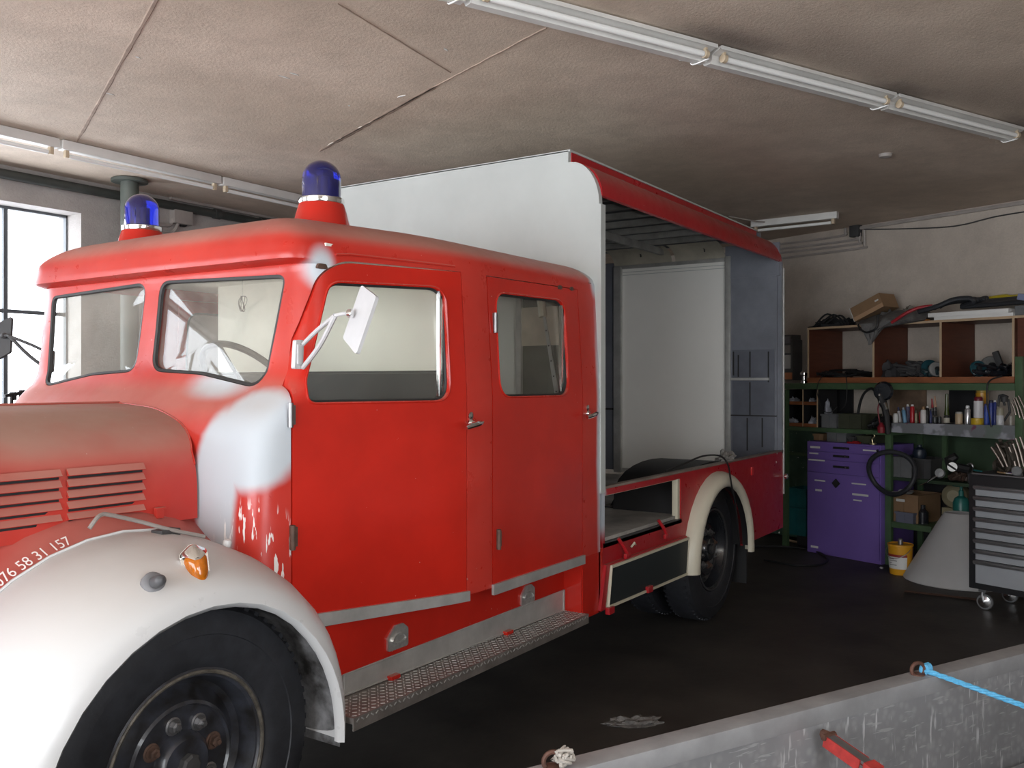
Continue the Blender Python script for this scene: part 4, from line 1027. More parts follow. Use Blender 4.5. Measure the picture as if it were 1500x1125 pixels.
# corner post between cab and body
b = MB(); b.box((3.875, 2.15, .44), (3.90, 2.32, .745)); b.box((3.885, 2.147, .44), (4.065, 2.165, .76)); b.box((4.05, 2.147, .44), (4.09, 2.165, .76)); b.build('corner_post', M['door'], truck)
b = MB(); b.box((4.0, 2.18, .45), (5.15, 2.21, .76)); b.box((3.91, 2.165, .43), (5.15, 2.6, .455)); b.build('locker_box', M['body'], truck)
# fold-down locker flap
e = bpy.data.objects.new('locker_flap', None); C.objects.link(e); e.location = (4.62, 2.13, .55); setparent(e, truck)
O = [(4.11, .452), (4.145, .664), (5.16, .664), (5.13, .440)]
b = MB(); b.prism(inset(O, .012), XZ, 2.124, 2.142); b.build('flap_board', mat('flap_board', (.012, .018, .020), .55), e)
b = MB(); ring(O, inset(O, .014), XZ, 2.118, 2.144, b); b.build('flap_edging', M['cream'], e)
b = MB(); b.prism([(4.04, .452), (4.10, .672), (5.15, .672), (5.15, .655), (4.14, .655), (4.09, .452)], XZ, 2.13, 2.16); b.build('flap_frame', M['body'], e)
for px, py in ((914, 803), (972, 775)):
    p = at(px, py, Y=2.13); b = MB(); b.tube([(p.x - .03, 2.15, p.z + .055), (p.x, 2.125, p.z), (p.x + .02, 2.118, p.z - .04)], .010, 6); b.box((p.x - .005, 2.112, p.z - .055), (p.x + .05, 2.13, p.z - .03), .003); b.build('flap_hinge', M['body'], e)
for px, py in ((950, 862), (893, 893)):
    p = at(px, py, Y=2.12); b = MB(); b.box((p.x - .03, 2.105, p.z - .02), (p.x + .03, 2.13, p.z + .015), .004); b.build('flap_catch', M['body'], e)
p = at(927, 798, Y=2.14); b = MB(); b.tube([p + Vector((-.02, 0, -.01)), p + Vector((.0, -.01, .012)), p + Vector((.03, 0, -.002))], .006, 6); b.build('wing_nut', M['cream'], truck)
# rear fender band
rows = []
for k in range(-2, 21):
    a = max(0, min(18, k)) / 18 * PI; r_ = .565; dz = 0
    ex = -.03 * (18 - 18) if k <= 18 else 0
    x = AC[0] + r_ * math.cos(a); z = AC[1] + .558 * math.sin(a)
    if k < 0: z = AC[1] + .02 * k
    if k > 18: z = AC[1] - .012 * (k - 18)
    ca, sa = math.cos(a), math.sin(a)
    def off(d): return (x - d * ca, z - d * sa)
    prof = [(0, 2.155), (.004, 2.125), (.016, 2.095), (.035, 2.075), (.06, 2.066), (.085, 2.070), (.098, 2.082), (.098, 2.10)]
    rows.append([Vector((off(d)[0], y, off(d)[1])) for d, y in prof])
b = MB(); b.grid(rows); rf = b.build('rear_fender', M['fendercream'], truck, ang=60); rf['label'] = 'narrow cream arch over the rear wheel'
rows = []
for k in range(17):
    a = k / 16 * PI; rows.append([Vector((AC[0] + .5 * math.cos(a), y, AC[1] + .46 * math.sin(a))) for y in (2.10, 2.75)])
b = MB(); b.grid(rows); b.build('wheel_well', M['black'], truck)
b = MB(); b.box((6.34, 2.17, .16), (6.352, 2.55, .62)); b.build('mud_flap', M['black'], truck)
b = MB(); b.box((6.2, 2.2, .46), (7.1, 2.22, .74)); b.box((7.0, 2.2, .45), (7.1, 4.2, .75)); b.build('tail_box', M['body'], truck)
b = MB(); p = at(1102, 690, Y=2.145); b.box((p.x - .02, 2.14, p.z - .03), (p.x + .02, 2.15, p.z + .03), .003); b.build('side_reflector', mat('reflector', (.6, .02, .02), .3), truck)
for px, py in ((1139, 664), (1138, 677), (1142, 780)):
    p = at(px, py, Y=2.145); b = MB(); b.lathe([(.008, 0), (.006, .004), (0, .005)], (p.x, 2.15, p.z), (0, -1, 0), 8); b.build('rivet', M['aluminium'], truck)

# things lying on the truck
pts = [at(975, 690, Y=2.2), at(1000, 680, Y=2.19), at(1030, 668, Y=2.17), at(1055, 668, Y=2.16), at(1066, 680, Y=2.13), at(1070, 700, Y=2.055), at(1072, 713, Y=2.05), at(1078, 745, Y=2.07), at(1083, 800, Y=2.1)]
b = MB(); b.tube(spline(pts, 5), .006, 6); tag(b.build('cable', M['black']), 'black cable hanging over the cream rear fender', 'cable')
M['rag'] = mat('rag_cloth', (.34, .33, .31), .9, var=.5, scale=25, bump=.5, bscale=40)
def rag(name, c, size, label, m, seed=1, n=14, T=None, cat='rag', tall=1):
    R = random.Random(seed); b = MB(); rows = []
    import mathutils
    for i in range(n + 1):
        r = []
        for k in range(n * 2):
            th = 2 * PI * k / (n * 2); ph = i / n * PI / 2 * .999
            v = Vector((math.cos(th) * math.cos(ph), math.sin(th) * math.cos(ph), math.sin(ph)))
            q = mathutils.noise.noise(v * 2.3 + Vector((seed, seed * 2, 0))) * .5 + mathutils.noise.noise(v * 6 + Vector((seed, 0, 5))) * .35
            s = 1 + q; r.append(Vector(c) + Vector((v.x * size[0] * s, v.y * size[1] * s, max(0, v.z * size[2] * (1 + q * 1.5) * tall))))
        rows.append(r)
    bb = b.grid(rows, True); b.bm.faces.new(bb[0]); b.bm.faces.new(bb[-1])
    return tag(b.build(name, m, T=T, ang=60), label, cat)
q = at(1063, 667, Y=2.19); rag('rag', (q.x, q.y, 1.068), (.11, .05, .05), 'crumpled grey rag on the red side rail above the rear wheel', M['rag'], 3)
pts = [at(876, 742, Z=.808), at(905, 742, Z=.808), at(925, 738, Z=.81), at(950, 735, Z=.81), at(985, 738, Z=.81)]
b = MB(); b.tube(spline(pts, 5), .007, 6); tag(b.build('cable', M['black']), 'black cable across the deck of the box body', 'cable')
# ---------------------------------------------------------------- the workshop wall
def bd(px, n=0.0):
    t = (px - 750) / F; dr = Vector((FX + RX * t, FY + RY * t, 0)); return (W0 + WN * n).dot(WN) / dr.dot(WN)
def U(px, n): return bw(px, 560, n).x
M['green'] = mat('green_enamel', (.075, .135, .065), .45, var=.35, scale=5)
M['greendark'] = mat('green_board', (.040, .075, .038), .6, var=.4, scale=4)
M['purple'] = mat('purple_enamel', (.17, .105, .38), .5, var=.12, scale=3)
M['orangewood'] = mat('orange_board', (.30, .10, .035), .6, var=.4, scale=6, stretch=(1, 1, 4))
M['edge'] = mat('raw_board_edge', (.50, .36, .23), .7, var=.2)
M['crate'] = mat('crate_grey', (.16, .165, .17), .6, var=.3)
M['olive'] = mat('crate_olive', (.055, .06, .035), .7, var=.3)
M['teal'] = mat('teal_plastic', (.012, .13, .14), .45, var=.3)
M['cardboard'] = mat('cardboard', (.28, .17, .09), .8, var=.2)
M['greycloth'] = mat('grey_cloth', (.17, .165, .16), .9, var=.4, scale=14, bump=.3)
M['blackcloth'] = mat('black_cloth', (.012, .013, .015), .8, var=.4, bump=.4)
M['blackboard'] = mat('black_board', (.010, .010, .012), .7)
M['labelw'] = mat('label_white', (.62, .62, .60), .6)
M['splat'] = None
m = bpy.data.materials.new('paint_splashed_shelf'); m.use_nodes = True; nt = m.node_tree; bs = nt.nodes['Principled BSDF']
tc = nd(nt, 'ShaderNodeTexCoord'); P = tc.outputs['Object']
c = mixc(nt, remap(nt, noise(nt, P, 5, 3), .5, .6), (.16, .17, .18), (.33, .34, .38)); c = mixc(nt, remap(nt, noise(nt, P, 8, 2), .6, .66), c, (.16, .05, .09)); c = mixc(nt, remap(nt, noise(nt, P, 3.3, 2), .62, .7), c, (.12, .15, .13))
nt.links.new(c, bs.inputs['Base Color']); bs.inputs['Roughness'].default_value = .5; M['splat'] = m
m = bpy.data.materials.new('speckled_green_board'); m.use_nodes = True; nt = m.node_tree; bs = nt.nodes['Principled BSDF']
tc = nd(nt, 'ShaderNodeTexCoord'); P = tc.outputs['Object']
c = mixc(nt, remap(nt, noise(nt, P, 4, 3), .3, .7), (.035, .075, .05), (.07, .13, .09)); c = mixc(nt, remap(nt, noise(nt, P, 32, 3), .68, .71), c, (.6, .62, .6))
nt.links.new(c, bs.inputs['Base Color']); bs.inputs['Roughness'].default_value = .6; M['speckle'] = m

# green rack
UL, UM, UR = -.33, .775, 1.885
e = empty('steel_rack', ((UL + UR) / 2, -.3, 0), 'long green steel workshop rack with posts and beams along the wall', 'rack', T=BT)
for u in (UL, UM, UR):
    top_ = 1.53 if u != UR else 1.80
    b = MB(); b.box((u, -.555, 0), (u + .055, -.515, top_ if u != UM else 1.20), .003); b.build('post', M['green'], e, BT)
    b = MB(); b.box((u, -.05, 0), (u + .05, -.01, 1.53 if u != UM else 1.13)); b.build('post', M['green'], e, BT)
b = MB(); b.box((UL, -.56, 1.535), (UR, -.50, 1.592), .003); b.build('beam', M['green'], e, BT)
b = MB(); b.box((UL, -.50, 1.57), (UR, -.01, 1.592)); b.build('shelf', M['greendark'], e, BT)
b = MB(); b.box((UL, -.555, 1.135), (UM + .05, -.01, 1.172), .002); b.build('shelf', M['green'], e, BT)
b = MB(); b.box((UM + .06, -.50, 1.225), (UR, -.01, 1.24)); b.prism([(UM + .06, 1.165), (UM + .06, 1.245), (UR, 1.262), (UR, 1.150)], XZ, -.555, -.50); b.build('shelf', M['splat'], e, BT)
b = MB(); b.box((UM + .06, -.53, .745), (UR, -.01, .772), .002); b.build('shelf', M['greendark'], e, BT)
b = MB(); b.box((UM + .06, -.555, .335), (1.2, -.01, .385), .002); b.build('shelf', M['green'], e, BT)
b = MB(); b.box((1.2, -.42, .335), (UR, -.01, .385), .002); b.build('shelf', M['green'], e, BT)
b = MB(); b.box((.50, -.03, .76), (UR, -.012, 1.22)); b.build('back_board', M['greendark'], e, BT)
b = MB(); b.box((.50, -.03, 0.0), (UR, -.012, .745)); b.build('back_board', M['blackboard'], e, BT)  # black sheet added to darken the space behind the lower shelves
b = MB(); b.box((1.15, -.30, .78), (1.19, -.27, 1.22)); b.build('stay', M['green'], e, BT)
b = MB(); b.box((-.95, -.14, .02), (-.02, -.12, 1.13)); b.build('back_board', M['speckle'], e, BT)
b = MB(); b.box((-.95, -.19, .86), (-.02, -.14, .89)); b.build('shelf', M['green'], e, BT)
# brown and black boards behind the shelf
b = MB(); p = bw(1303, 620, .03); q = bw(1356, 566, .03); b.box((p.x, -.03, 1.245), (q.x, -.012, 1.565)); tag(b.build('stained_board', mat('stained_board', (.26, .17, .11), .8, var=.5, scale=7), T=BT), 'paint-stained brown board behind the spray cans', 'board')
b = MB(); p = bw(1391, 620, .03); q = bw(1428, 566, .03); b.box((p.x, -.04, 1.245), (q.x, -.012, 1.565)); tag(b.build('black_board', M['blackboard'], T=BT), 'black board behind the silver spray bottle', 'board')
b = MB(); p = bw(1199, 620, .03); q = bw(1249, 566, .03); b.box((p.x, -.04, 1.175), (q.x, -.012, 1.565)); tag(b.build('black_board', M['blackboard'], T=BT), 'black board behind the pigeonholes and the grey crate', 'board')

# open bookcase of three bays and a fourth board
e = empty('open_bookcase', (.95, -.28, 1.592), 'brown wooden bookcase of open bays without a back, on top of the green rack', 'bookcase', T=BT)
D0, D1 = -.545, -.02
b = MB(); b.box((-.045, D0, 1.595), (1.875, D1, 1.645), .002); b.build('bottom_board', M['orangewood'], e, BT)
b = MB(); b.box((-.045, D0 + .004, 2.10), (2.45, D1, 2.118)); b.build('top_board', M['wood'], e, BT)
b = MB(); b.box((-.045, D0, 2.10), (2.45, D0 + .004, 2.12)); b.build('edge_band', M['edge'], e, BT)
for u in (-.045, .645, 1.268, 1.858):
    b = MB(); b.box((u, D0 + .004, 1.645), (u + .018, D1, 2.10)); b.build('upright', M['wood'], e, BT)
    b = MB(); b.box((u, D0, 1.645), (u + .018, D0 + .004, 2.10)); b.build('edge_band', M['edge'], e, BT)
b = MB(); b.box((1.90, D0, 1.80), (2.45, D0 + .02, 2.10)); b.build('end_panel', M['wood'], e, BT)

# purple cabinet
e = empty('tool_cabinet', (.385, -.37, 0), 'purple steel cabinet with three shallow drawers and a door, paint scuffs', 'cabinet', T=BT)
b = MB(); b.box((0, -.605, 0), (.77, -.10, 1.045), .004); b.build('cabinet_body', M['purple'], e, BT)
for z0, z1 in ((.96, 1.03), (.885, .955), (.765, .88)):
    b = MB(); b.box((.012, -.618, z0), (.758, -.600, z1), .003); dr = b.build('drawer', M['purple'], e, BT)
    zz = (z0 + z1) / 2 + .005; b = MB(); b.box((.30, -.634, zz - .010), (.46, -.616, zz + .010), .004); hd = b.build('handle', M['black'], dr, BT)
    b = MB(); b.lathe([(.009, 0), (.007, .004), (0, .005)], (.43, -.634, zz), (0, -1, 0), 10); b.build('handle_glint', M['chrome'], dr, BT)  # chrome dot added for the flash glint on each handle
b = MB(); b.box((.012, -.618, .03), (.758, -.600, .76), .003); dr = b.build('cabinet_door', M['purple'], e, BT)
b = MB(); b.obox((.325, -.624, .675), (.06, .014, .06), (0, PI / 4, 0), .004); b.build('door_latch', M['black'], dr, BT)
for px, py, w, h in ((1194, 655, 12, 3), (1192, 664, 11, 2), (1196, 674, 20, 2), (1201, 704, 13, 2), (1199, 718, 8, 3), (1274, 660, 16, 2), (1258, 709, 17, 2), (1260, 725, 19, 3), (1256, 733, 10, 2), (1193, 801, 9, 3)):
    p = bw(px, py, .62); s = bd(px, .62) / F; b = MB(); b.box((p.x - w * s * .7, -.6205, p.z - h * s / 2), (p.x + w * s * .7, -.617, p.z + h * s / 2)); b.build('scuff_label', M['labelw'], dr, BT)
b = MB(); b.lathe([(.012, 0), (.012, .006), (0, .007)], (.745, -.618, 1.0), (0, -1, 0), 10); b.build('lock', M['black'], e, BT)
def crate(px0, px1, y0, y1, n, m, label, cat='crate', depth=.3, name='crate', grp=None, rot=0):
    a = bw(px0, y1, n); c = bw(px1, y0, n); h = c.z - a.z; w = c.x - a.x
    e = empty(name, ((a.x + c.x) / 2, -n + depth / 2, a.z), label, cat, grp, T=BT)
    b = MB(); t = .008
    b.box((a.x, -n, a.z), (c.x, -n + depth, a.z + t)); b.box((a.x, -n, a.z), (c.x, -n + t, c.z)); b.box((a.x, -n + depth - t, a.z), (c.x, -n + depth, c.z)); b.box((a.x, -n, a.z), (a.x + t, -n + depth, c.z)); b.box((c.x - t, -n, a.z), (c.x, -n + depth, c.z))
    b.build('bin', m, e, BT)
    b = MB(); b.box((a.x - .006, -n - .008, c.z - .018), (c.x + .006, -n + .002, c.z)); b.box((c.x - .002, -n - .008, c.z - .018), (c.x + .008, -n + depth + .006, c.z)); b.build('rim', m, e, BT)
    b = MB(); k = max(2, int(w / .09))
    for i in range(1, k): b.box((a.x + w * i / k - .004, -n - .006, a.z + .01), (a.x + w * i / k + .004, -n + .001, c.z - .018))
    b.build('rib', m, e, BT)
    return e
def on(z): return 560 + 0
# z -> pixel row at (px, n)
def row(z, px, n): return 560 - (z - CZ) * F / bd(px, n)
crate(1211, 1240, 633, row(1.046, 1225, .5), .5, M['crate'], 'grey ribbed crate on top of the purple cabinet')
crate(1192, 1206, 636, row(1.046, 1199, .45), .45, M['cardboard'], 'small brown box left on top of the purple cabinet', 'box', .2, 'small_box')
crate(1243, 1252, 640, row(1.046, 1248, .52), .52, M['darkgrey'], 'low dark tray beside the ribbed crate on the purple cabinet', 'tray', .2, 'tray')
crate(1255, 1276, 639, row(1.046, 1265, .5), .5, M['olive'], 'dark olive box on the right of the purple cabinet top', 'box', .25, 'box')
b = MB(); p = bw(1241, 650, .58); b.box((p.x, -.585, 1.046), (p.x + .12, -.545, 1.062), .003); b.box((p.x + .06, -.59, 1.062), (p.x + .11, -.56, 1.07), .002)
tag(b.build('red_tool', mat('red_plastic', (.25, .01, .015), .4), T=BT), 'flat red tool lying on the front edge of the purple cabinet top', 'tool')
b = MB(); p = bw(1279, 645, .52); b.tube(spline([(p.x, -.52, 1.05), (p.x - .01, -.52, 1.09), (p.x + .015, -.52, 1.12), (p.x - .01, -.52, 1.15)], 4), .006, 6); b.lathe([(.03, 0), (.03, .01), (.012, .014)], (p.x, -.52, 1.046), n=12)
tag(b.build('brass_fitting', mat('brass', (.5, .42, .25), .35, .8), T=BT), 'small brass fitting standing at the right of the purple cabinet top', 'fitting')
crate(1203, 1226, 607, row(1.172, 1214, .5), .5, M['crate'], 'grey crate with a white cloth on the left green shelf')
crate(1227, 1262, 607, row(1.172, 1245, .48), .48, M['olive'], 'dark olive crate beside the grey one on the left green shelf')
crate(1301, 1336, 671, row(.772, 1315, .52), .5, M['crate'], 'grey crate full of small parts behind the black hose ring')
crate(1341, 1364, 673, row(.772, 1352, .5), .47, M['darkgrey'], 'darker crate on the shelf right of the hose ring')
e = crate(1303, 1345, 726, row(.385, 1320, .5), .5, M['cardboard'], 'brown cardboard box with a white label on the lowest green shelf', 'box', .35, 'cardboard_box')
p = bw(1319, 733, .51); b = MB(); b.box((p.x - .04, -.512, p.z - .01), (p.x + .04, -.508, p.z + .012)); b.build('label', M['labelw'], e, BT)
crate(1312, 1338, 752, row(.385, 1325, .54), .54, mat('tray_lilac', (.13, .14, .19), .5), 'flat lilac-grey tray in front of the cardboard box', 'tray', .1, 'tray')
b = MB(); p = bw(1315, 716, .45); b.lathe([(.0, 0), (.10, .008), (.12, .03), (.117, .032), (.09, .014), (0, .01)], (p.x, -.42, bw(1320, 726, .5).z + .002), n=24); tag(b.build('plate', M['labelw'], T=BT), 'pale shallow dish on top of the cardboard box', 'dish')
# crates under the left shelf
for k, (y0, y1, lb) in enumerate(((717, 742, 'upper'), (746, 792, 'lower'))):
    crate(1153, 1181, y0, y1 if k == 0 else row(0.12, 1167, .45), .45, M['teal'], lb + ' of two teal crates left of the purple cabinet', 'crate', .25)
b = MB(); b.box((UL + .08, -.44, .0), (UL + .32, -.2, .118), .02); tag(b.build('black_case', M['black'], T=BT), 'black case on the floor under the teal crates', 'case')

# pigeonhole unit
p = bw(1147, 624, .50); q = bw(1197, 569, .50)
e = empty('pigeonhole_unit', ((p.x + q.x) / 2, -.35, 1.173), 'small open unit of four pigeonholes with orange shelves at the left of the green rack', 'shelf unit', T=BT)
z0 = 1.173; z2 = 1.53; zm = bw(1170, 591, .5).z; um = U(1176, .5)
for u in (p.x, um, q.x):
    b = MB(); b.box((u - .006, -.495, z0), (u + .006, -.2, z2)); b.build('divider', M['blackboard'], e, BT)
    b = MB(); b.box((u - .006, -.50, z0), (u + .006, -.495, z2)); b.build('edge_band', M['edge'], e, BT)
for z in (z0, zm - .012):
    b = MB(); b.box((p.x + .006, -.502, z), (um - .006, -.2, z + .03)); b.box((um + .006, -.502, z), (q.x - .006, -.2, z + .03)); b.build('board', M['orangewood'], e, BT)
b = MB(); b.box((p.x, -.2, z0), (q.x, -.19, z2)); b.build('back', M['blackboard'], e, BT)
M['whiterag'] = mat('white_rag', (.42, .44, .50), .9, var=.4, scale=25)
for k, (px, z, s, lb) in enumerate(((1163, zm + .018, (.06, .05, .035), 'upper left'), (1190, zm + .018, (.03, .04, .03), 'upper right'), (1161, z0 + .03, (.07, .05, .04), 'lower left'), (1191, z0 + .03, (.035, .05, .05), 'lower right'))):
    rag('rag', (U(px, .42), -.42, z), s, 'pale rag in the %s pigeonhole' % lb, M['whiterag'], 11 + k, 7, BT)
rag('rag', (U(1209, .4), -.38, 1.18), (.07, .07, .17), 'white cloth heaped in the grey crate on the left green shelf', M['whiterag'], 21, 8, BT)
# electric box on the wall
p = bw(1150, 552, .02); q = bw(1168, 498, .02)
e = empty('electric_box', ((p.x + q.x) / 2, 0, p.z), 'grey electric box with switches on the wall left of the bookcase', 'electric box', T=BT)
b = MB(); q.x = U(1161, .16); p.x = q.x - .2; b.box((p.x - .25, -.16, 1.62), (q.x, -.001, q.z), .008); b.box((p.x - .25, -.15, q.z), (q.x - .02, -.001, q.z + .05), .006); b.build('box_body', M['crate'], e, BT)
for z0_, z1_, m_ in ((2.0, 2.07, 'steel'), (1.9, 1.98, 'conduit'), (1.74, 1.88, 'labelw')):
    b = MB(); b.box((p.x - .20, -.175, z0_), (q.x - .02, -.158, z1_), .004); b.build('switch', M[m_], e, BT)
b = MB(); b.box((p.x - .06, -.17, 1.63), (q.x - .004, -.16, 1.70)); b.build('orange_label', mat('orange_label', (.65, .28, .14), .6), e, BT)
p = bw(1178, 563, .35)
b = MB(); b.lathe([(.035, 0), (.035, .02), (.02, .03), (.02, .07), (.04, .08), (.04, .10), (.02, .12), (0, .125)], (p.x, -.35, 1.593), n=14)
tag(b.build('metal_fitting', M['chrome'], T=BT), 'small shiny metal fitting standing left of the bookcase', 'fitting')

# tangles: several loops of cable as one thing
def tangle(px0, px1, y0, y1, n, m, label, r=.012, k=5, seed=1, cat='cable', name='cable_tangle', depth=.25, zbase=None, flat=False):
    R = random.Random(seed); a = bw(px0, y1, n); c = bw(px1, y0, n); b = MB(); zb = zbase if zbase is not None else a.z
    for i in range(k):
        pts = []; u = R.uniform(a.x + .02, c.x - .02)
        for s in range(9):
            pts.append(Vector((min(max(u + R.uniform(-.5, .5) * (c.x - a.x), a.x + r), c.x - r), -n + R.uniform(r, depth), zb + r + R.random() ** 1.6 * max(.001, c.z - zb - 2 * r))))
        b.tube(spline(pts, 5), r * R.uniform(.7, 1.2), 6)
    return tag(b.build(name, m, T=BT), label, cat)
tangle(1187, 1276, 539, 553, .45, M['black'], 'tangle of black cable in the left bay of the bookcase', .010, 7, 3, zbase=1.646)
tangle(1297, 1345, 527, 553, .45, M['darkgrey'], 'heap of dark tools and cable in the middle bay of the bookcase', .016, 9, 5, zbase=1.646)
tangle(1420, 1470, 530, 553, .45, M['blackgloss'], 'heap of black cable in the right bay of the bookcase', .015, 9, 8, zbase=1.646)
tangle(1345, 1373, 538, 553, .45, mat('teal_dark', (.02, .04, .045), .5), 'dark green hose end in front of the blue disc, middle bay', .016, 5, 18, zbase=1.646)
tangle(1258, 1288, 607, 624, .40, M['black'], 'black tools and red wires right of the olive crate', .012, 6, 10, zbase=1.173)
# grey bag/machine in middle bay
rag('dust_bag', (U(1306, .35), -.34, 1.646), (.10, .12, .12), 'dark grey cloth bag at the left of the middle bay', mat('bag_dark', (.05, .05, .055), .8, var=.4), 31, 9, BT, 'bag')
def disc(px, py, rx, n, m, label, tilt=.25, ry=None, name='sanding_disc'):
    p = bw(px, py, n); s = bd(px, n) / F; e = empty(name, (p.x, -n, 1.646), label, 'sanding disc', T=BT)
    r = (ry or rx) * s * .85; b = MB(); ax = Vector((.80, -.60, tilt)).normalized()
    c = Vector((p.x, -n, 1.646 + r * 1.0))
    b.lathe([(0, -.008), (r, -.008), (r, .008), (r * .9, .016), (0, .016)], c, ax, 24); b.build('disc', m, e, BT)
    b = MB(); b.lathe([(r * .35, .016), (r * .3, .03), (0, .032)], c, ax, 16); b.build('hub', M['black'], e, BT)
M['tealdark'] = mat('teal_dark', (.008, .055, .07), .45)
disc(1362, 523, 8, .35, M['tealdark'], 'blue-green round disc leaning in the middle bay', ry=15)
disc(1433, 522, 7, .35, M['tealdark'], 'blue-green round disc leaning in the right bay', ry=14)
disc(1372, 522, 4, .40, mat('disc_pale', (.26, .26, .25), .6), 'pale disc behind the middle upright of the bookcase', ry=13)
disc(1452, 518, 9, .25, mat('disc_grey', (.20, .20, .19), .6, var=.4), 'large grey oval disc leaning against the wall in the right bay', ry=18)
p = bw(1470, 552, .3); b = MB(); b.obox((p.x - .04, -.28, 1.75), (.05, .03, .22), (0, -.35, 0), .01); tag(b.build('trowel', M['darkgrey'], T=BT), 'dark leaning tool beside the large grey disc', 'tool')
p = bw(1485, 545, .3); b = MB(); b.lathe([(.0, 0), (.07, .0), (.09, .02), (.07, .045), (0, .05)], (p.x - .09, -.35, 1.646), n=20); tag(b.build('round_tin', M['blackgloss'], T=BT), 'flat black round tin at the right end of the right bay', 'tin')

# on top of the bookcase
def lump(name, c, size, label, m, seed, cat, rot=0, n=12): return rag(name, c, size, label, m, seed, n, BT, cat)
lump('black_bag', (U(1222, .3), -.30, 2.12), (.21, .17, .085), 'crumpled black bag on the left end of the bookcase top', M['blackcloth'], 41, 'bag')
b = MB()
for k in range(3): 
    p0 = bw(1193 + 6 * k, 479, .45); p1 = bw(1212 + 9 * k, 460 + k, .42); p2 = bw(1236 + 4 * k, 478, .45); b.tube(spline([Vector((p0.x, -.46, 2.128)), p1, Vector((p2.x, -.45, 2.130))], 6), .009, 6)
tag(b.build('bag_strap', M['blackcloth'], T=BT), 'black straps looping over the crumpled bag', 'strap')
# tilted cardboard box
cs = [bw(1245, 452, .42), bw(1287, 429, .42), bw(1297, 445, .42), bw(1254, 468, .42)]
ux = (cs[1] - cs[0]).normalized(); uz = Vector((-ux.z, 0, ux.x)) * -1; w = (cs[1] - cs[0]).length; h = .135
o_ = cs[0]; e = empty('cardboard_box', (o_.x + .1, -.3, 2.12), 'brown cardboard box tipped up on top of the bookcase', 'box', T=BT)
f_ = lambda a, b_, d: o_ + ux * a + uz * b_ + Vector((0, d, 0))
b = MB(); b.prism([(0, 0), (w, 0), (w, h), (0, h)], f_, 0, .24); b.build('carton', M['cardboard'], e, BT)
b = MB(); b.prism([(0, h * .72), (w, h * .72), (w, h * 1.0), (0, h * 1.0)], f_, -.004, 0); b.build('carton_flap', mat('cardboard_light', (.42, .26, .15), .8), e, BT)
b = MB(); b.prism([(-.005, 0), (0, 0), (0, h), (-.005, h)], f_, -.004, .24); b.build('tape', M['labelw'], e, BT)
b = MB(); b.prism([(w * .8, h * .35), (w * .92, h * .35), (w * .92, h * .45), (w * .8, h * .45)], f_, -.003, 0); b.build('box_label', M['labelw'], e, BT)
rag('paper_wad', (U(1302, .3), -.25, 2.12), (.10, .12, .10), 'dark crumpled stuff propping up the tipped cardboard box', M['greycloth'], 45, 9, BT, 'rag')
# grey cloth draping over the edge
pts2 = [[(1262, 466), (1285, 461), (1312, 455), (1338, 452), (1358, 452)], [(1256, 474), (1282, 468), (1310, 462), (1338, 460), (1360, 462)], [(1258, 482), (1280, 477), (1306, 470), (1332, 468), (1355, 470)],
        [(1266, 490), (1280, 486), (1297, 479)], [(1271, 498), (1279, 496), (1290, 484)], [(1274, 505), (1277, 503), (1281, 497)]]
rows = []
for i, r in enumerate(pts2):
    nn_ = .30 if i == 0 else .48 if i == 1 else .565 if i == 2 else .57
    full = []
    m_ = [Vector((x, y, 0)) for x, y in r]
    for k in range(13):
        t = k / 12 * (len(m_) - 1); i0 = min(int(t), len(m_) - 2); q = m_[i0].lerp(m_[i0 + 1], t - i0)
        p = bw(q.x, q.y, nn_); p.y += .012 * math.sin(k * 1.9 + i); full.append(p)
    rows.append(full)
for r in rows[:3]:
    for p in r: p.z = max(p.z, 2.126)
b = MB(); b.grid(rows); me = b.mesh('cloth'); me = solidify(me, .006); bm = bmesh.new(); bm.from_mesh(me); mb = MB(); mb.bm.free(); mb.bm = bm
tag(mb.build('draped_cloth', M['greycloth'], T=BT, ang=60), 'grey cloth hanging in a point over the front of the bookcase', 'cloth')
b = MB(); b.tube(spline([bw(1286, 462, .58), bw(1284, 480, .60), bw(1270, 487, .60), bw(1260, 482, .60), bw(1257, 476, .58)], 5), .009, 6); tag(b.build('cable_loop', M['black'], T=BT), 'black cable loop hanging in front of the grey cloth', 'cable')
rag('cloth_heap', (U(1338, .25), -.24, 2.12), (.20, .12, .12), 'beige and grey cloth heap on the bookcase behind the red hose', mat('beige_cloth', (.26, .24, .20), .9, var=.5), 57, 11, BT, 'cloth')
b = MB(); b.tube(spline([bw(1306, 473, .57), bw(1325, 460, .55), bw(1345, 451, .5), bw(1366, 448, .45)], 5), .014, 8); tag(b.build('red_hose', mat('red_hose', (.33, .012, .02), .4), T=BT), 'red hose curving over the top of the bookcase', 'hose')
p = bw(1310, 474, .52); q = bw(1358, 473, .52); b = MB(); b.box((p.x, -.53, 2.1205), (q.x, -.47, 2.135), .003); tag(b.build('orange_strip', mat('orange_strip', (.45, .16, .03), .5), T=BT), 'thin orange strip lying along the bookcase top edge', 'strip')
# white panels
for k, (x0, x1, z0_, z1_, n_) in enumerate(((1368, 1484, 2.1205, 2.148, .53), (1359, 1477, 2.1495, 2.185, .51))):
    b = MB(); a = bw(x0, 460, n_); c = bw(x1, 460, n_); b.box((a.x, -n_, z0_), (c.x, -n_ + .30, z1_), .003)
    tag(b.build('white_panel', M['white'], T=BT), ['lower', 'upper'][k] + ' white flat panel on the bookcase under the black hoses', 'panel')
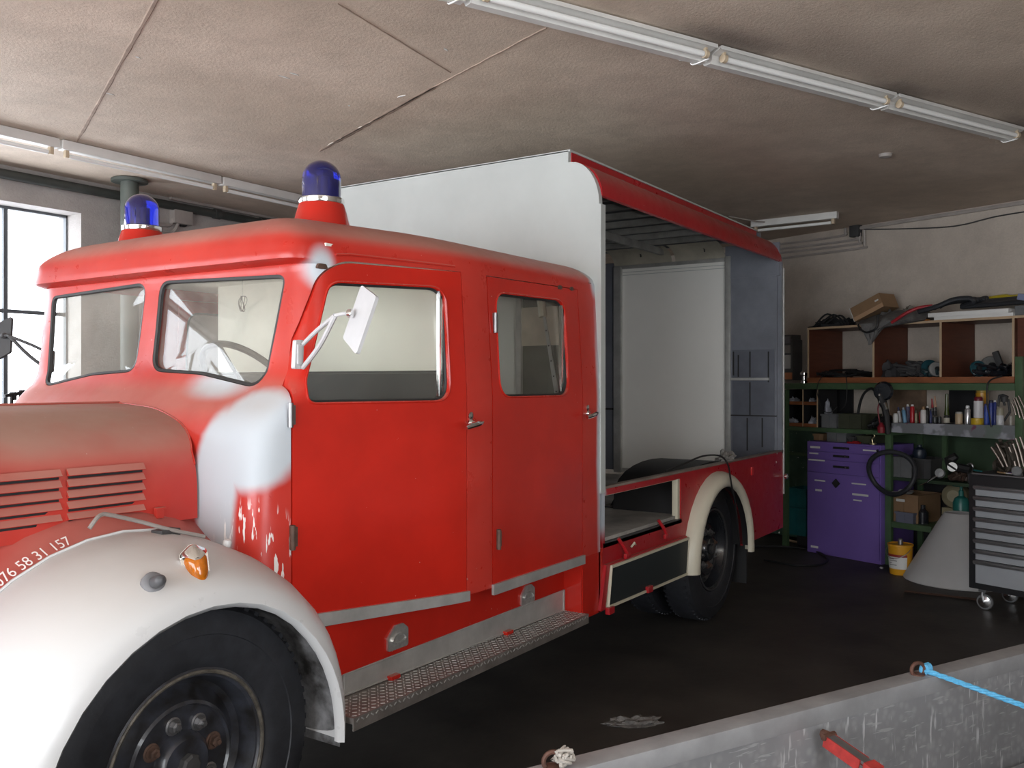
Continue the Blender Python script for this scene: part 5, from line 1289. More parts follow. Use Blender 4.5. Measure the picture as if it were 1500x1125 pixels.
# black hoses: a bundle bent back on itself, each hose a thing
for k in range(5):
    z = 2.205 + .012 * k; dy = .05 * k
    pts = [Vector((U(1345 + 3 * k, .5), -.50 + dy, z - .0)), Vector((U(1375, .45), -.48 + dy, z + .035)), Vector((U(1400, .4), -.44 + dy, z + .085 - .012 * k)), Vector((U(1420, .4), -.40 + dy, z + .09 - .015 * k)), Vector((U(1424, .4), -.38 + dy, z + .055)), Vector((U(1405, .4), -.36 + dy, z + .03)), Vector((U(1440, .4), -.36 + dy, z + .03)), Vector((2.6, -.36 + dy, z + .05))]
    b = MB(); b.tube(spline(pts, 6), .021, 8)
    tag(b.build('black_hose', M['rubber'], T=BT), 'thick black rubber hose in the bundle bent over the white panels', 'hose', 'black hoses on the bookcase')
b = MB(); b.tube(spline([Vector((U(1425, .3), -.06, 2.30)), Vector((U(1450, .3), -.06, 2.31)), Vector((U(1475, .3), -.06, 2.30)), Vector((2.5, -.06, 2.34))], 5), .03, 8)
tag(b.build('yellow_hose', mat('yellow_hose', (.50, .40, .02), .4), T=BT), 'yellow hose behind the black ones on the bookcase', 'hose')
b = MB(); a = U(1490, .5); b.box((a - .02, -.5, 2.12), (a + .5, -.3, 2.20), .01); tag(b.build('grey_carton', M['crate'], T=BT), 'grey carton at the right end of the bookcase top', 'box')
b = MB(); a = U(1495, .52); b.obox((a + .08, -.48, 2.245), (.2, .12, .05), (0, .25, 0), .01); tag(b.build('blue_packet', mat('packet', (.20, .23, .36), .5), T=BT), 'blue-grey packet at the right edge, above the grey carton', 'packet')

# cans and bottles on the splashed shelf
ZS = 1.246
def can(x0, x1, y0, label, col, cap=None, caph=.12, lab=None, n=.42, lean=0, cat='spray can', name='spray_can', neck=True, rough=.35, metal=0, z=ZS, capc=None, side=None):
    px = (x0 + x1) / 2; s = bd(px, n) / F; r = (x1 - x0) / 2 * s * .96; c = bw(px, 560, n); zt = CZ + (560 - y0) * s; h = zt - z
    e = empty(name, (c.x, -n, z), label, cat, T=BT)
    Ml = Matrix.Translation((c.x, -n, z)) @ Matrix.Rotation(lean, 4, 'Y')
    ch = h * caph if cap else 0; bh = h - ch
    if neck: prof = [(r * .96, 0), (r, .004), (r, bh - r * .5), (r * .8, bh - r * .15), (r * .45, bh)]
    else: prof = [(r * .96, 0), (r, .004), (r, bh - .003), (r * .94, bh)]
    b = MB(); b.lathe(prof, n=20, M=Ml); b.build('body', mat(name + '_col', col, rough, metal), e, BT)
    if cap:
        rc = r * (.62 if neck else .9) if capc is None else r * capc
        b = MB(); b.lathe([(rc, bh), (rc, bh + ch * .7), (rc * .8, bh + ch)], n=16, M=Ml); b.build('cap', mat('cap_col', cap, .4), e, BT)
    if lab:
        b = MB(); b.lathe([(r * 1.01, bh * .15), (r * 1.015, bh * .155), (r * 1.015, bh * .70), (r * 1.01, bh * .705)], n=20, M=Ml); b.build('label', mat('label_col', lab, .5), e, BT)
    return e
X_ = lambda v: 1300 + v / 7.5
Y_ = lambda v: 550 + v / 7.5
can(X_(60), X_(118), Y_(415), 'small white jar at the left end of the splashed shelf', (.62, .62, .60), (.5, .5, .48), .15, n=.46, cat='jar', name='jar', neck=False)
can(X_(125), X_(160), Y_(345), 'white spray can with navy cap leaning left on the shelf', (.55, .55, .56), (.02, .025, .09), .25, n=.40, lean=-.16)
can(X_(172), X_(215), Y_(350), 'light blue spray can leaning beside the navy-capped one', (.12, .26, .40), (.30, .34, .40), .15, n=.44, lean=-.14)
can(X_(200), X_(246), Y_(315), 'grey-lilac spray can with white cap behind the blue one', (.16, .15, .25), (.75, .75, .75), .12, n=.33)
can(X_(248), X_(298), Y_(318), 'bright red spray can on the shelf', (.42, .012, .02), (.7, .68, .66), .1, n=.40)
can(X_(300), X_(328), Y_(385), 'narrow beige bottle right of the red can', (.33, .29, .18), (.1, .1, .08), .2, n=.42, cat='bottle', name='bottle')
can(X_(345), X_(378), Y_(400), 'small red tin half behind the white can', (.30, .02, .02), None, n=.36, cat='tin', name='tin', neck=False)
can(X_(365), X_(425), Y_(340), 'white spray can with red print and brown cap', (.62, .60, .58), (.22, .12, .05), .18, lab=(.66, .62, .60), n=.44)
can(X_(418), X_(458), Y_(335), 'black spray can with white nozzle', (.02, .02, .02), (.75, .75, .72), .12, n=.36)
can(X_(462), X_(492), Y_(368), 'dark blue spray can behind the brushes', (.03, .04, .13), (.03, .03, .05), .1, n=.33)
can(X_(495), X_(545), Y_(455), 'dark glass jar holding the brushes', (.035, .04, .04), None, n=.46, cat='jar', name='jar', neck=False)
can(X_(548), X_(592), Y_(450), 'dark jar right of the brushes', (.03, .032, .034), (.05, .05, .05), .12, n=.40, cat='jar', name='jar', neck=False)
for k, (x0, y0, x1, y1, w, c1, lb) in enumerate(((487, 255, 500, 440, .012, (.32, .03, .04), 'paint brush with dark red handle standing in the jar'), (520, 225, 528, 450, .016, (.42, .26, .18), 'paint brush with pale wooden handle standing in the jar'))):
    a = bw(X_(x1), Y_(y1), .46); c_ = bw(X_(x0), Y_(y0), .44); e = empty('paint_brush', a, lb, 'brush', T=BT)
    mid = a.lerp(c_, .45); b = MB(); b.tube([mid, mid.lerp(c_, .5), c_], [w * .9, w * .6, w * .45], 8); b.build('handle', mat('brush_handle', c1, .5), e, BT)
    b = MB(); b.tube([a.lerp(c_, .05), a.lerp(c_, .28)], [w * 1.3, w * 1.4], 8, flat=.4); b.build('bristles', M['darkgrey'], e, BT)
    b = MB(); b.tube([a.lerp(c_, .26), mid], [w * 1.4, w], 8, flat=.5); b.build('ferrule', M['steel'], e, BT)
c = can(X_(618), X_(685), Y_(435), 'dark bottle with slim neck and pale label', (.03, .03, .03), None, lab=(.45, .42, .34), n=.40, cat='bottle', name='bottle', neck=True)
p = bw(X_(652), 560, .40); b = MB(); b.lathe([(.022, 0), (.016, .05), (.013, .10), (.013, .18), (0, .182)], (p.x, -.40, bw(X_(652), Y_(437), .4).z), n=12); b.build('neck', mat('bottle_green', (.05, .07, .015), .2), c, BT)
can(X_(745), X_(825), Y_(398), 'short beige tin with grey lid', (.45, .34, .22), (.35, .35, .33), .14, n=.45, cat='tin', name='tin', neck=False)
can(X_(848), X_(912), Y_(330), 'silver aluminium bottle with white tip', (.62, .62, .64), (.8, .8, .8), .14, n=.44, rough=.25, metal=.7, cat='bottle', name='bottle')
e = can(X_(918), X_(1055), Y_(468), 'flat yellow and blue tin under the tall white can', (.52, .34, .02), None, n=.47, cat='tin', name='tin', neck=False)
can(X_(948), X_(1050), Y_(235), 'tall white can with dark red top standing on the yellow tin', (.62, .61, .62), (.14, .008, .02), .19, n=.46, cat='can', name='tall_can', neck=False, z=bw(X_(1000), Y_(468), .47).z + .002)
e = can(X_(972), X_(1103), Y_(150), 'tall yellow tin behind the white can', (.55, .27, .02), (.50, .33, .05), .1, n=.30, cat='tin', name='tin', neck=False)
can(X_(1062), X_(1114), Y_(312), 'blue can directly right of the tall white can', (.025, .05, .26), (.03, .04, .14), .1, lab=(.03, .07, .33), n=.45, neck=False, cat='can', name='can')
can(X_(1116), X_(1160), Y_(272), 'dark blue can between two blue cans', (.03, .05, .25), (.02, .02, .04), .1, n=.42, neck=False, cat='can', name='can')
can(X_(1162), X_(1198), Y_(272), 'narrow blue can with white nozzle, rightmost of the blue ones', (.03, .045, .22), (.7, .7, .7), .07, n=.42)
can(X_(1196), X_(1278), Y_(355), 'grey and white spray can with wide beige cap', (.50, .50, .52), (.30, .28, .21), .4, n=.45, neck=False, capc=.98)
can(X_(1338), X_(1370), Y_(445), 'small white tube at the right end of the splashed shelf', (.45, .43, .38), None, n=.46, cat='tube', name='tube', neck=False)
b = MB()
for a_, c_ in (((1225, 225), (1270, 215)), ((1270, 215), (1325, 240)), ((1325, 260), (1345, 400)), ((1345, 400), (1280, 500)), ((1230, 225), (1215, 340)), ((1255, 230), (1290, 330))):
    b.cyl(bw(X_(a_[0]), Y_(a_[1]), .40), bw(X_(c_[0]), Y_(c_[1]), .40), .010, n=8)
b.cyl(bw(X_(1285), Y_(230), .42), bw(X_(1285), Y_(290), .42), .028)
tag(b.build('clamp', M['darkgrey'], T=BT), 'dark metal clamp standing behind the beige-capped can', 'clamp')
b = MB(); b.tube(spline([bw(1468, 551, .58), bw(1452, 556, .6), bw(1446, 566, .6), bw(1446, 590, .6), bw(1450, 612, .6), bw(1452, 626, .6)], 5), .006, 6); tag(b.build('cable', M['black'], T=BT), 'thin black cable hanging from the right bay over the shelf', 'cable')
for k, x in enumerate((1197, 1238)):
    b = MB(); b.tube(spline([bw(x + 8, 551, .58), bw(x + 2, 560, .6), bw(x, 575, .6), bw(x + 8, 600, .6), bw(x + 20, 604, .6), bw(x + 30, 596, .58)] if k == 0 else [bw(x, 545, .56), bw(x + 2, 560, .6), bw(x + 1, 590, .6), bw(x - 8, 602, .6)], 5), .004, 6)
    tag(b.build('cable', M['black'], T=BT), ['thin black cable looping down before the black board', 'second thin cable hanging before the black board, further right'][k], 'cable')

# bundles of metal rods
def rods(lst, n0, m, label, r=.010):
    for k, (x0, y0, x1, y1) in enumerate(lst):
        b = MB(); b.tube([bw(x0, y0, n0 + .01 * k), bw((x0 + x1) / 2 + .8, (y0 + y1) / 2, n0 + .01 * k), bw(x1, y1, n0 + .01 * k)], r, 8)
        yield tag(b.build('metal_rod', m, T=BT), label, 'rod')
M['rod'] = mat('rod_metal', (.26, .22, .19), .4, .8, var=.4)
for o in rods(((1485, 584, 1494, 612), (1488, 582, 1500, 614), (1492, 580, 1506, 612), (1482, 590, 1488, 608)), .62, M['rod'], 'shiny rod in the hanging bundle right of the splashed shelf', .008): o['group'] = 'hanging shiny rods'
for o in rods(((1478, 655, 1488, 684), (1484, 650, 1494, 684), (1488, 642, 1500, 684), (1494, 640, 1508, 682), (1452, 655, 1470, 684), (1460, 650, 1476, 684)), 1.2, M['rod'], 'long metal rod standing at the back of the tool trolley', .009): o['group'] = 'rods on the trolley'
tangle(1452, 1488, 640, 682, 1.22, mat('rust_dark', (.05, .04, .03), .7), 'dark tangled bundle of tools at the back of the trolley top', .012, 7, 33, 'tools', 'tool_bundle', .15, zbase=.945)

# welding torch / drill hanging on the middle post
p = bw(1294, 575, .62); e = empty('hanging_drill', (p.x, -.62, bw(1296, 640, .62).z), 'black hand drill hung on the middle post of the green rack', 'drill', T=BT)
b = MB(); b.lathe([(.0, -.03), (.07, -.028), (.085, 0), (.07, .028), (0, .03)], bw(1294, 573, .62), (.3, -1, 0), 20); b.build('motor', M['blackgloss'], e, BT)
b = MB(); b.tube([bw(1290, 580, .63), bw(1293, 592, .63), bw(1298, 602, .63)], [.035, .03, .02], 10); b.tube([bw(1294, 588, .63), bw(1299, 610, .63), bw(1301, 636, .63)], [.03, .028, .022], 10); b.build('handle', M['black'], e, BT)
b = MB(); b.tube([bw(1288, 577, .65), bw(1290, 590, .65)], .012, 8); b.tube([bw(1296, 590, .66), bw(1299, 600, .66)], .014, 8); b.build('chuck', M['chrome'], e, BT)
b = MB(); b.tube(spline([bw(1288, 590, .6), bw(1286, 600, .6), bw(1288, 615, .6), bw(1291, 634, .62)], 5), .006, 6); b.lathe([(.03, 0), (.035, .05), (.01, .09)], bw(1291, 634, .62), (0, 0, 1), 10); b.build('red_lead', mat('red_lead', (.22, .01, .02), .5), e, BT)
b = MB(); b.tube(spline([bw(1257, 606, .55), bw(1260, 590, .56), bw(1266, 576, .58), bw(1276, 569, .6), bw(1283, 574, .62)], 5), .012, 8); tag(b.build('cable_hose', M['black'], T=BT), 'black hose arching from the olive crate to the hanging drill', 'hose')
# hose ring
c0 = bw(1306, 693, .66); s = bd(1306, .66) / F
b = MB(); b.tube([c0 + Vector((35 * s * 1.05 * math.cos(a), .03 * math.sin(a * 2), 31 * s * math.sin(a))) for a in [2 * PI * k / 36 for k in range(36)]], .021, 10, closed=True)
tag(b.build('hose_ring', M['rubber'], T=BT), 'thick black rubber hose coiled in a ring, hung on the middle green post', 'hose')
b = MB(); q = bw(1347, 661, .4); b.lathe([(.05, 0), (.06, .04), (.05, .08), (.02, .1), (.02, .12), (0, .122)], (q.x, -.4, bw(1347, 672, .42).z), n=14); b.tube([(q.x - .1, -.42, q.z - .07), (q.x, -.42, q.z - .02)], .02, 8)
tag(b.build('blow_gun', mat('navy', (.012, .02, .035), .4), T=BT), 'dark navy pot standing on the darker crate', 'pot')
# junk on the bench shelf
p = bw(1377, 693, .56); e = empty('work_lamp', (p.x, -.56, .773), 'hand lamp with round white glass and slim handle on the green shelf', 'lamp', T=BT)
b = MB(); b.lathe([(0, -.03), (.035, -.025), (.042, 0), (.035, .02), (0, .025)], p, (.2, -.9, .2), 16); b.build('lamp_glass', mat('lamp_glass', (.32, .33, .34), .3), e, BT)
b = MB(); b.tube([bw(1372, 697, .56), bw(1358, 706, .58)], [.008, .006], 6); b.tube([bw(1358, 706, .58), bw(1352, 709, .58), bw(1347, 711, .58)], .004, 6); b.build('lamp_handle', M['chrome'], e, BT)
p = bw(1395, 684, .56); e = empty('angle_grinder', (p.x, -.5, .773), 'angle grinder with a bright white disc on the green shelf', 'grinder', T=BT)
b = MB(); b.lathe([(.0, 0), (.038, .0), (.038, .006), (0, .007)], p, (0.4, -.9, .1), 24); b.build('grinder_disc', mat('bright_disc', (.9, .9, .88), .3), e, BT)
b = MB(); dgn = Vector((-.03, -.012, .022)); b.cyl(p + dgn + Vector((0, -.008, 0)), p - dgn + Vector((0, -.008, 0)), .008); b.tube([p + Vector((-.02, .03, .0)), p + Vector((-.05, .05, .05)), p + Vector((.0, .06, .09))], [.045, .05, .03], 8); b.tube([p + Vector((0, .04, 0)), p + Vector((.12, .06, -.02))], .035, 8); b.build('grinder_body', M['black'], e, BT)
tangle(1385, 1418, 689, 706, .52, mat('rusty_parts', (.06, .035, .025), .6), 'rusty small parts and cable on the shelf beside the grinder', .014, 7, 61, 'parts', 'loose_parts', .2, zbase=.773)
p = bw(1421, 683, .45); b = MB(); b.tube([p + Vector((.022 * math.cos(a), 0, .022 * math.sin(a))) for a in [2 * PI * k / 14 for k in range(14)]], .008, 6, closed=True); b.cyl((p.x, -.45, .773), (p.x, -.45, p.z - .02), .02); tag(b.build('ring_spanner', M['steel'], T=BT), 'small metal ring standing beside the trolley', 'tool')
# under the shelf
b = MB(); p = bw(1391, 742, .3); b.lathe([(0, -.1), (.06, -.1), (.11, -.06), (.115, 0), (.1, .06), (.05, .1), (0, .1)], (p.x, -.20, .62), (.3, -1, .1), 20); b.box((p.x - .08, -.28, .386), (p.x + .08, -.12, .52))
tag(b.build('beige_drum', mat('beige_drum', (.33, .29, .18), .6, var=.3), T=BT), 'round beige drum behind the green pump bottle', 'drum')
b = MB(); p = bw(1362, 764, .45); b.lathe([(.045, 0), (.045, .10), (.02, .13), (.02, .16), (0, .162)], (U(1352, .45), -.45, .386), n=14); tag(b.build('bottle', M['blackgloss'], T=BT), 'black bottle right of the lilac tray', 'bottle')
p = bw(1408, 745, .34); b = MB(); b.lathe([(.065, 0), (.065, .20), (.05, .24), (.02, .26), (.02, .30), (.012, .31), (.012, .34)], (p.x, -.34, .386), n=16); b.box((p.x - .07, -.355, .720), (p.x + .02, -.325, .742), .005)
tag(b.build('pump_bottle', mat('green_pump', (.02, .16, .14), .35), T=BT), 'tall green pump canister between grey cone and trolley', 'canister')
# bucket
p = bw(1325, 838, .74); e = empty('bucket', (p.x, -.80, 0), 'yellow plastic bucket with white label beside the middle green post', 'bucket', T=BT)
c_ = (p.x, -.80, 0)
b = MB(); b.lathe([(.082, 0), (.084, .005), (.098, .235), (.103, .238), (.103, .25), (.096, .252), (.094, .245), (.0, .243)], c_, n=28); b.build('pail', mat('bucket_yellow', (.62, .30, .015), .4), e, BT)
b = MB(); q0 = math.radians(-150); rows = [[Vector((c_[0] + (.0855 + .06 * z) * math.cos(a), c_[1] + (.0855 + .06 * z) * math.sin(a), z)) for a in [q0 + k * math.radians(125) / 12 for k in range(13)]] for z in (.05, .15)]
b.grid(rows); lb_ = b.build('label', M['labelw'], e, BT)
rows = [[Vector((c_[0] + (.0862 + .06 * z) * math.cos(a), c_[1] + (.0862 + .06 * z) * math.sin(a), z)) for a in [q0 + k * math.radians(125) / 12 for k in range(13)]] for z in (.15, .17)]
b = MB(); b.grid(rows); b.build('label_band', mat('label_red', (.25, .02, .02), .5), e, BT)
for zz, aa, ww in ((.13, 30, 30), (.115, 35, 40), (.095, 28, 18), (.08, 28, 45)):
    rows = [[Vector((c_[0] + (.0866 + .06 * z) * math.cos(a), c_[1] + (.0866 + .06 * z) * math.sin(a), z)) for a in [q0 + math.radians(aa) + k * math.radians(ww) / 6 for k in range(7)]] for z in (zz, zz + .005)]
    b = MB(); b.grid(rows); b.build('label_print', M['darkgrey'], e, BT)
b = MB(); b.lathe([(.02, 0), (.02, .04), (.012, .05), (.0, .052)], (c_[0], c_[1], .245), n=12); b.build('spout', M['steel'], e, BT)
b = MB(); b.tube([(c_[0] + .104 * math.cos(a), c_[1] - .02 + .104 * math.sin(a) * .9, .22 - .08 * math.sin(PI * k / 14)) for k, a in enumerate([PI + k * PI / 14 for k in range(15)])], .003, 6); b.build('bail_handle', M['steel'], e, BT)
# grey cone
p = at(1405, 850, D=7.33); o_ = Vector((p.x, p.y, 0))
b = MB(); b.lathe([(.415, 0), (.418, .006), (.118, .535), (.108, .545), (.100, .54), (.40, .006)], o_, n=64)
tag(b.build('grey_cone', mat('cone_grey', (.46, .46, .46), .6, var=.06)), 'big plain pale grey cone standing on the floor beside the trolley', 'cone')
# tool trolley
N0 = 1.47; u0 = U(1419, N0); u1 = u0 + .72
e = empty('tool_trolley', ((u0 + u1) / 2, -N0 + .22, 0), 'black tool trolley on castors with eight light grey drawers', 'tool trolley', T=BT)
M['trolley'] = mat('trolley_black', (.020, .020, .022), .4)
b = MB(); b.box((u0, -N0, .145), (u1, -N0 + .45, .945), .008); b.build('trolley_body', M['trolley'], e, BT)
b = MB(); b.box((u0 - .006, -N0 - .012, .945), (u1 + .01, -N0 + .46, .958), .004); b.build('trolley_top', M['black'], e, BT)
b = MB(); b.box((u0 + .03, -N0 - .016, .953), (u1, -N0 - .008, .962)); b.build('top_edge', M['steel'], e, BT)
M['drawergrey'] = mat('drawer_grey', (.34, .36, .385), .45, var=.06)
zt = 1.6 - (711 - 560) * bd(1432, N0) / F
zs_ = [zt - .075 * i for i in range(8)] + [.185]
for i in range(8):
    z1_ = zs_[i]; z0_ = zs_[i + 1] + .006
    b = MB(); b.box((u0 + .055, -N0 - .014, z0_), (u1 - .055, -N0 + .002, z1_), .003); dr = b.build('drawer', M['drawergrey'], e, BT)
    b = MB(); b.box((u0 + .045, -N0 - .034, z1_ - .020), (u1 - .045, -N0 - .012, z1_), .005); b.box((u0 + .045, -N0 - .020, z1_ - .028), (u1 - .045, -N0 - .012, z1_ - .02)); b.build('drawer_grip', M['steel'], dr, BT)
for du, dn in ((.06, .05), (.62, .05), (.06, .40), (.62, .40)):
    c_ = Vector((u0 + du + .03, -N0 + dn, .055)); cs_ = bpy.data.objects.new('castor', None); C.objects.link(cs_); cs_.location = BT @ c_; setparent(cs_, e)
    ax = Vector((.15, -1, 0)).normalized()
    b = MB(); b.lathe([(.030, -.014), (.052, -.012), (.055, -.006), (.055, .006), (.052, .012), (.030, .014)], c_, ax, 24); b.build('castor_wheel', M['crate'], cs_, BT)
    b = MB(); b.lathe([(.0, -.016), (.04, -.015), (.042, .015), (.03, .017), (.012, .022), (0, .022)], c_, ax, 20); b.build('castor_hub', M['chrome'], cs_, BT)
    b = MB(); b.box((c_.x - .035, c_.y - .025, .125), (c_.x + .02, c_.y + .025, .146), .003)
    for s in (-1, 1): b.tube([c_ + ax * .02 * s, c_ + ax * .02 * s + Vector((-.015, 0, .04)), c_ + ax * .018 * s + Vector((-.012, 0, .075))], .008, 6)
    b.build('castor_fork', M['steel'], cs_, BT)
# on the trolley
p = bw(1492, 690, 1.4); e = empty('steel_disc', (p.x, -1.40, .959), 'round pale metal cap at the right of the trolley top', 'cap', T=BT)
b = MB(); b.lathe([(.034, 0), (.034, .012), (.028, .018), (0, .019)], (p.x, -1.42, .992), (.1, -1, .1), 20); b.build('cap_disc', M['crate'], e, BT)
b = MB(); b.box((p.x - .02, -1.42, .959), (p.x + .02, -1.38, .975)); b.build('cap_foot', M['crate'], e, BT)
for k, (x0, y0, x1, y1, m_, nm, lb, r) in enumerate(((1427, 688, 1438, 690, 'teal', 'screwdriver', 'turquoise tool handle at the left of the trolley top', .010), (1470, 691, 1482, 688, 'labelw', 'spanner', 'pale shiny spanner on the trolley top', .008), (1478, 694, 1492, 694, 'purple', 'marker_pen', 'blue marker lying before the round cap', .009), (1462, 692, 1472, 694, 'ply', 'scraper', 'flat beige scraper on the trolley top', .010))):
    a = bw(x0, y0, 1.36); c_ = bw(x1, y1, 1.40); a.z = c_.z = .959 + r; b = MB(); b.tube([a, a.lerp(c_, .5), c_], [r, r, r * .6], 8, flat=.7); tag(b.build(nm, M[m_], T=BT), lb, 'tool')

# ---------------------------------------------------------------- on the floor
p = at(928, 1060, Z=0); b = MB()
def frag(name, c, size, label, m, seed, ang, cat='rag', n=12):
    o = rag(name, (0, 0, 0), size, label, m, seed, n, Matrix.Translation((c[0], c[1], 0)) @ Matrix.Rotation(ang, 4, 'Z'), cat); return o
frag('floor_rag', (p.x, p.y, 0), (.13, .05, .028), 'crumpled dirty grey rag on the dark floor near the metal trailer', mat('dirty_rag', (.20, .19, .18), .9, var=.6, scale=30, bump=.6), 71, -.9)
b = MB()
for y_, x0, x1 in ((866, 1322, 1432), (873, 1332, 1440)):
    pass
a = at(1325, 866, Z=.01); c_ = at(1445, 880, Z=.01); b.tube([a, c_], .018, 4, flat=.5); tag(b.build('wood_batten', mat('brown_batten', (.06, .03, .02), .8)), 'flat reddish-brown batten lying before the grey cone', 'batten')
b = MB(); pts = [at(1100, 800, Z=.012), at(1150, 801, Z=.012), at(1190, 806, Z=.012), at(1212, 818, Z=.012), at(1200, 827, Z=.012), at(1165, 828, Z=.012), at(1120, 820, Z=.012)]
b.tube(spline(pts, 6), .010, 6); tag(b.build('floor_hose', M['black']), 'black hose curving on the floor behind the truck tail', 'hose')
a = at(1153, 791, Z=.02); c_ = at(1183, 797, Z=.02); b = MB(); b.tube([a, c_], .012, 6); tag(b.build('pale_stick', M['edge']), 'pale stick on the floor at the foot of the green rack', 'stick')
p = at(1291, 832, Z=0); frag('paper_scrap', p, (.035, .015, .008), 'white scrap of paper on the floor by the green post', M['labelw'], 77, .3, 'paper', 6)

# tools on the sill of the big window, dark against the light
SZ = WZ0
for k, (px, y0, lb, nm) in enumerate(((17, 574, 'leftmost dark tool standing on the window sill', 'clamp'), (30, 571, 'dark vice-like tool in the middle of the window sill', 'vice'), (46, 576, 'rightmost dark tool on the window sill, nearest the truck', 'clamp'))):
    p = at(px, 590, Y=LW + .05); s = (p.x / (FX + RX * (px - 750) / F)) / F; top_ = CZ + (560 - y0) * s
    b = MB(); b.box((p.x - .035, LW + .02, SZ), (p.x + .035, LW + .08, SZ + .04), .005); b.cyl((p.x, LW + .05, SZ + .02), (p.x, LW + .05, top_), .012); b.cyl((p.x - .05 + .02 * k, LW + .05, top_ - .03), (p.x + .03, LW + .05, top_ - .012), .014); b.box((p.x + .01, LW + .035, top_ - .06), (p.x + .03, LW + .065, top_ + .0), .003)
    tag(b.build(nm, M['black']), lb, 'tool')

# ---------------------------------------------------------------- the metal trailer in the foreground
def c2w(x, d, z=0): return Vector((RX * x + FX * d, RY * x + FY * d, z))
TA = c2w(.0226, 1.996); TE = (c2w(.0226 + .864, 1.996 + .503) - TA).normalized(); TN = Vector((TE.y, -TE.x, 0))
if (TN.dot(-TA)) < 0: TN = -TN
# frame: x along the far wall, y towards the camera, z up
TT = Matrix(((TE.x, TN.x, 0, TA.x), (TE.y, TN.y, 0, TA.y), (0, 0, 1, 0), (0, 0, 0, 1)))
def galv():
    m = bpy.data.materials.new('galvanised_sheet'); m.use_nodes = True; nt = m.node_tree; bs = nt.nodes['Principled BSDF']
    tc = nd(nt, 'ShaderNodeTexCoord'); P = tc.outputs['Object']
    c = mixc(nt, remap(nt, noise(nt, P, 2.2, 4), .3, .7), (.27, .275, .285), (.40, .405, .415))
    v = nd(nt, 'ShaderNodeTexVoronoi'); v.inputs['Scale'].default_value = 38; nt.links.new(P, v.inputs['Vector'])
    c = mixc(nt, remap(nt, v.outputs['Distance'], .1, .6, .0, .35), c, (.16, .165, .18))
    s1 = noise(nt, P, 1, 3, .6, (55, 55, 7)); c = mixc(nt, remap(nt, s1, .60, .68, 0, .75), c, (.62, .63, .65))
    s2 = noise(nt, P, 1, 2, .5, (14, 14, 90)); c = mixc(nt, remap(nt, s2, .63, .68, 0, .6), c, (.44, .45, .46))
    nt.links.new(c, bs.inputs['Base Color']); bs.inputs['Metallic'].default_value = .35; bs.inputs['Roughness'].default_value = .5
    bp = nd(nt, 'ShaderNodeBump'); bp.inputs['Strength'].default_value = .15; bp.inputs['Distance'].default_value = .01; nt.links.new(noise(nt, P, 12, 3), bp.inputs['Height']); nt.links.new(bp.outputs[0], bs.inputs['Normal'])
    return m
M['galv'] = galv(); M['galvrim'] = mat('galvanised_rim', (.33, .335, .345), .55, .3, var=.25, scale=8)
def tw(px, py, ny=None, z=None):
    """pixel -> trailer frame on plane y=ny or z"""
    if z is not None: p = at(px, py, Z=z)
    else:
        t = (px - 750) / F; dr = Vector((FX + RX * t, FY + RY * t, 0)); d = (TA + TN * ny).dot(TN) / dr.dot(TN); p = dr * d; p.z = CZ + (560 - py) / F * d
    return TT.inverted() @ p
ZT = .75; S0, S1 = -.85, 2.75; WY = 1.22
e = empty('trailer', ((S0 + S1) / 2, WY / 2, 0), 'galvanised steel box trailer, its scratched side wall filling the lower right corner', 'trailer', T=TT)
for nm, lo, hi in (('side_wall', (S0, .045, .40), (S1, .063, ZT - .004)), ('side_wall', (S0, WY - .02, .40), (S1, WY, ZT - .004)), ('end_wall', (S0, .085, .40), (S0 + .02, WY - .02, ZT - .004)), ('end_wall', (S1 - .02, .085, .40), (S1, WY - .02, ZT - .004)), ('bed', (S0, .085, .40), (S1, WY - .02, .42))):
    b = MB(); b.box(lo, hi); b.build(nm, M['galv'], e, TT)
b = MB(); b.box((S0, 0, ZT - .05), (S1, .066, ZT), .009); b.build('rim', M['galvrim'], e, TT)
b = MB(); b.box((S0, WY - .03, ZT - .05), (S1, WY + .05, ZT), .009); b.build('rim', M['galvrim'], e, TT)
for k, py_ in enumerate((.0, WY + .02)):
    for sx in (.75,):
        w_ = bpy.data.objects.new('trailer_wheel', None); C.objects.link(w_); w_.location = TT @ Vector((sx, py_, .29)); setparent(w_, e)
        yy = .0 if k == 0 else WY + .05; sg = -1 if k == 0 else 1
        b = MB(); b.lathe([(.17, 0), (.25, .0), (.29, .03), (.29, .12), (.25, .15), (.17, .15)], (sx, yy - (.16 if k == 0 else 0) + .0, .29), (0, 1, 0), 32); b.build('tyre', M['rubber'], w_, TT)
        b = MB(); b.lathe([(0, .03), (.17, .04), (.17, .11), (0, .12)], (sx, yy - (.16 if k == 0 else 0), .29), (0, 1, 0), 24); b.build('rim_disc', M['steel'], w_, TT)
b = MB(); b.cyl((.75, -.08, .29), (.75, WY + .12, .29), .03); b.box((S0, .3, .33), (S1, .36, .40)); b.box((S0, .86, .33), (S1, .92, .40)); b.box((.6, .1, .29), (.9, WY - .1, .34)); b.build('underframe', M['galvrim'], e, TT)
b = MB(); b.box((S0 + .1, .3, 0), (S0 + .15, .35, .34)); b.box((S0 + .05, .25, 0), (S0 + .2, .4, .012)); b.build('prop_stand', M['steel'], e, TT)
M['rustring'] = mat('rusty_ring', (.14, .065, .045), .65, .3, var=.5, scale=40)
def eye(px, py, lb):
    p = tw(px, py, z=ZT + .002); p = Vector((p.x, .03, ZT)); b = MB(); r = .020
    b.tube([p + Vector((r * math.cos(a), .006 * math.cos(a), r * math.sin(a) + .014)) for a in [2 * PI * k / 18 for k in range(18)]], .0055, 8, closed=True); b.lathe([(.02, -.001), (.02, .003), (.008, .005)], p, n=12)
    o = b.build('lashing_eye', M['rustring'], e, TT); return p
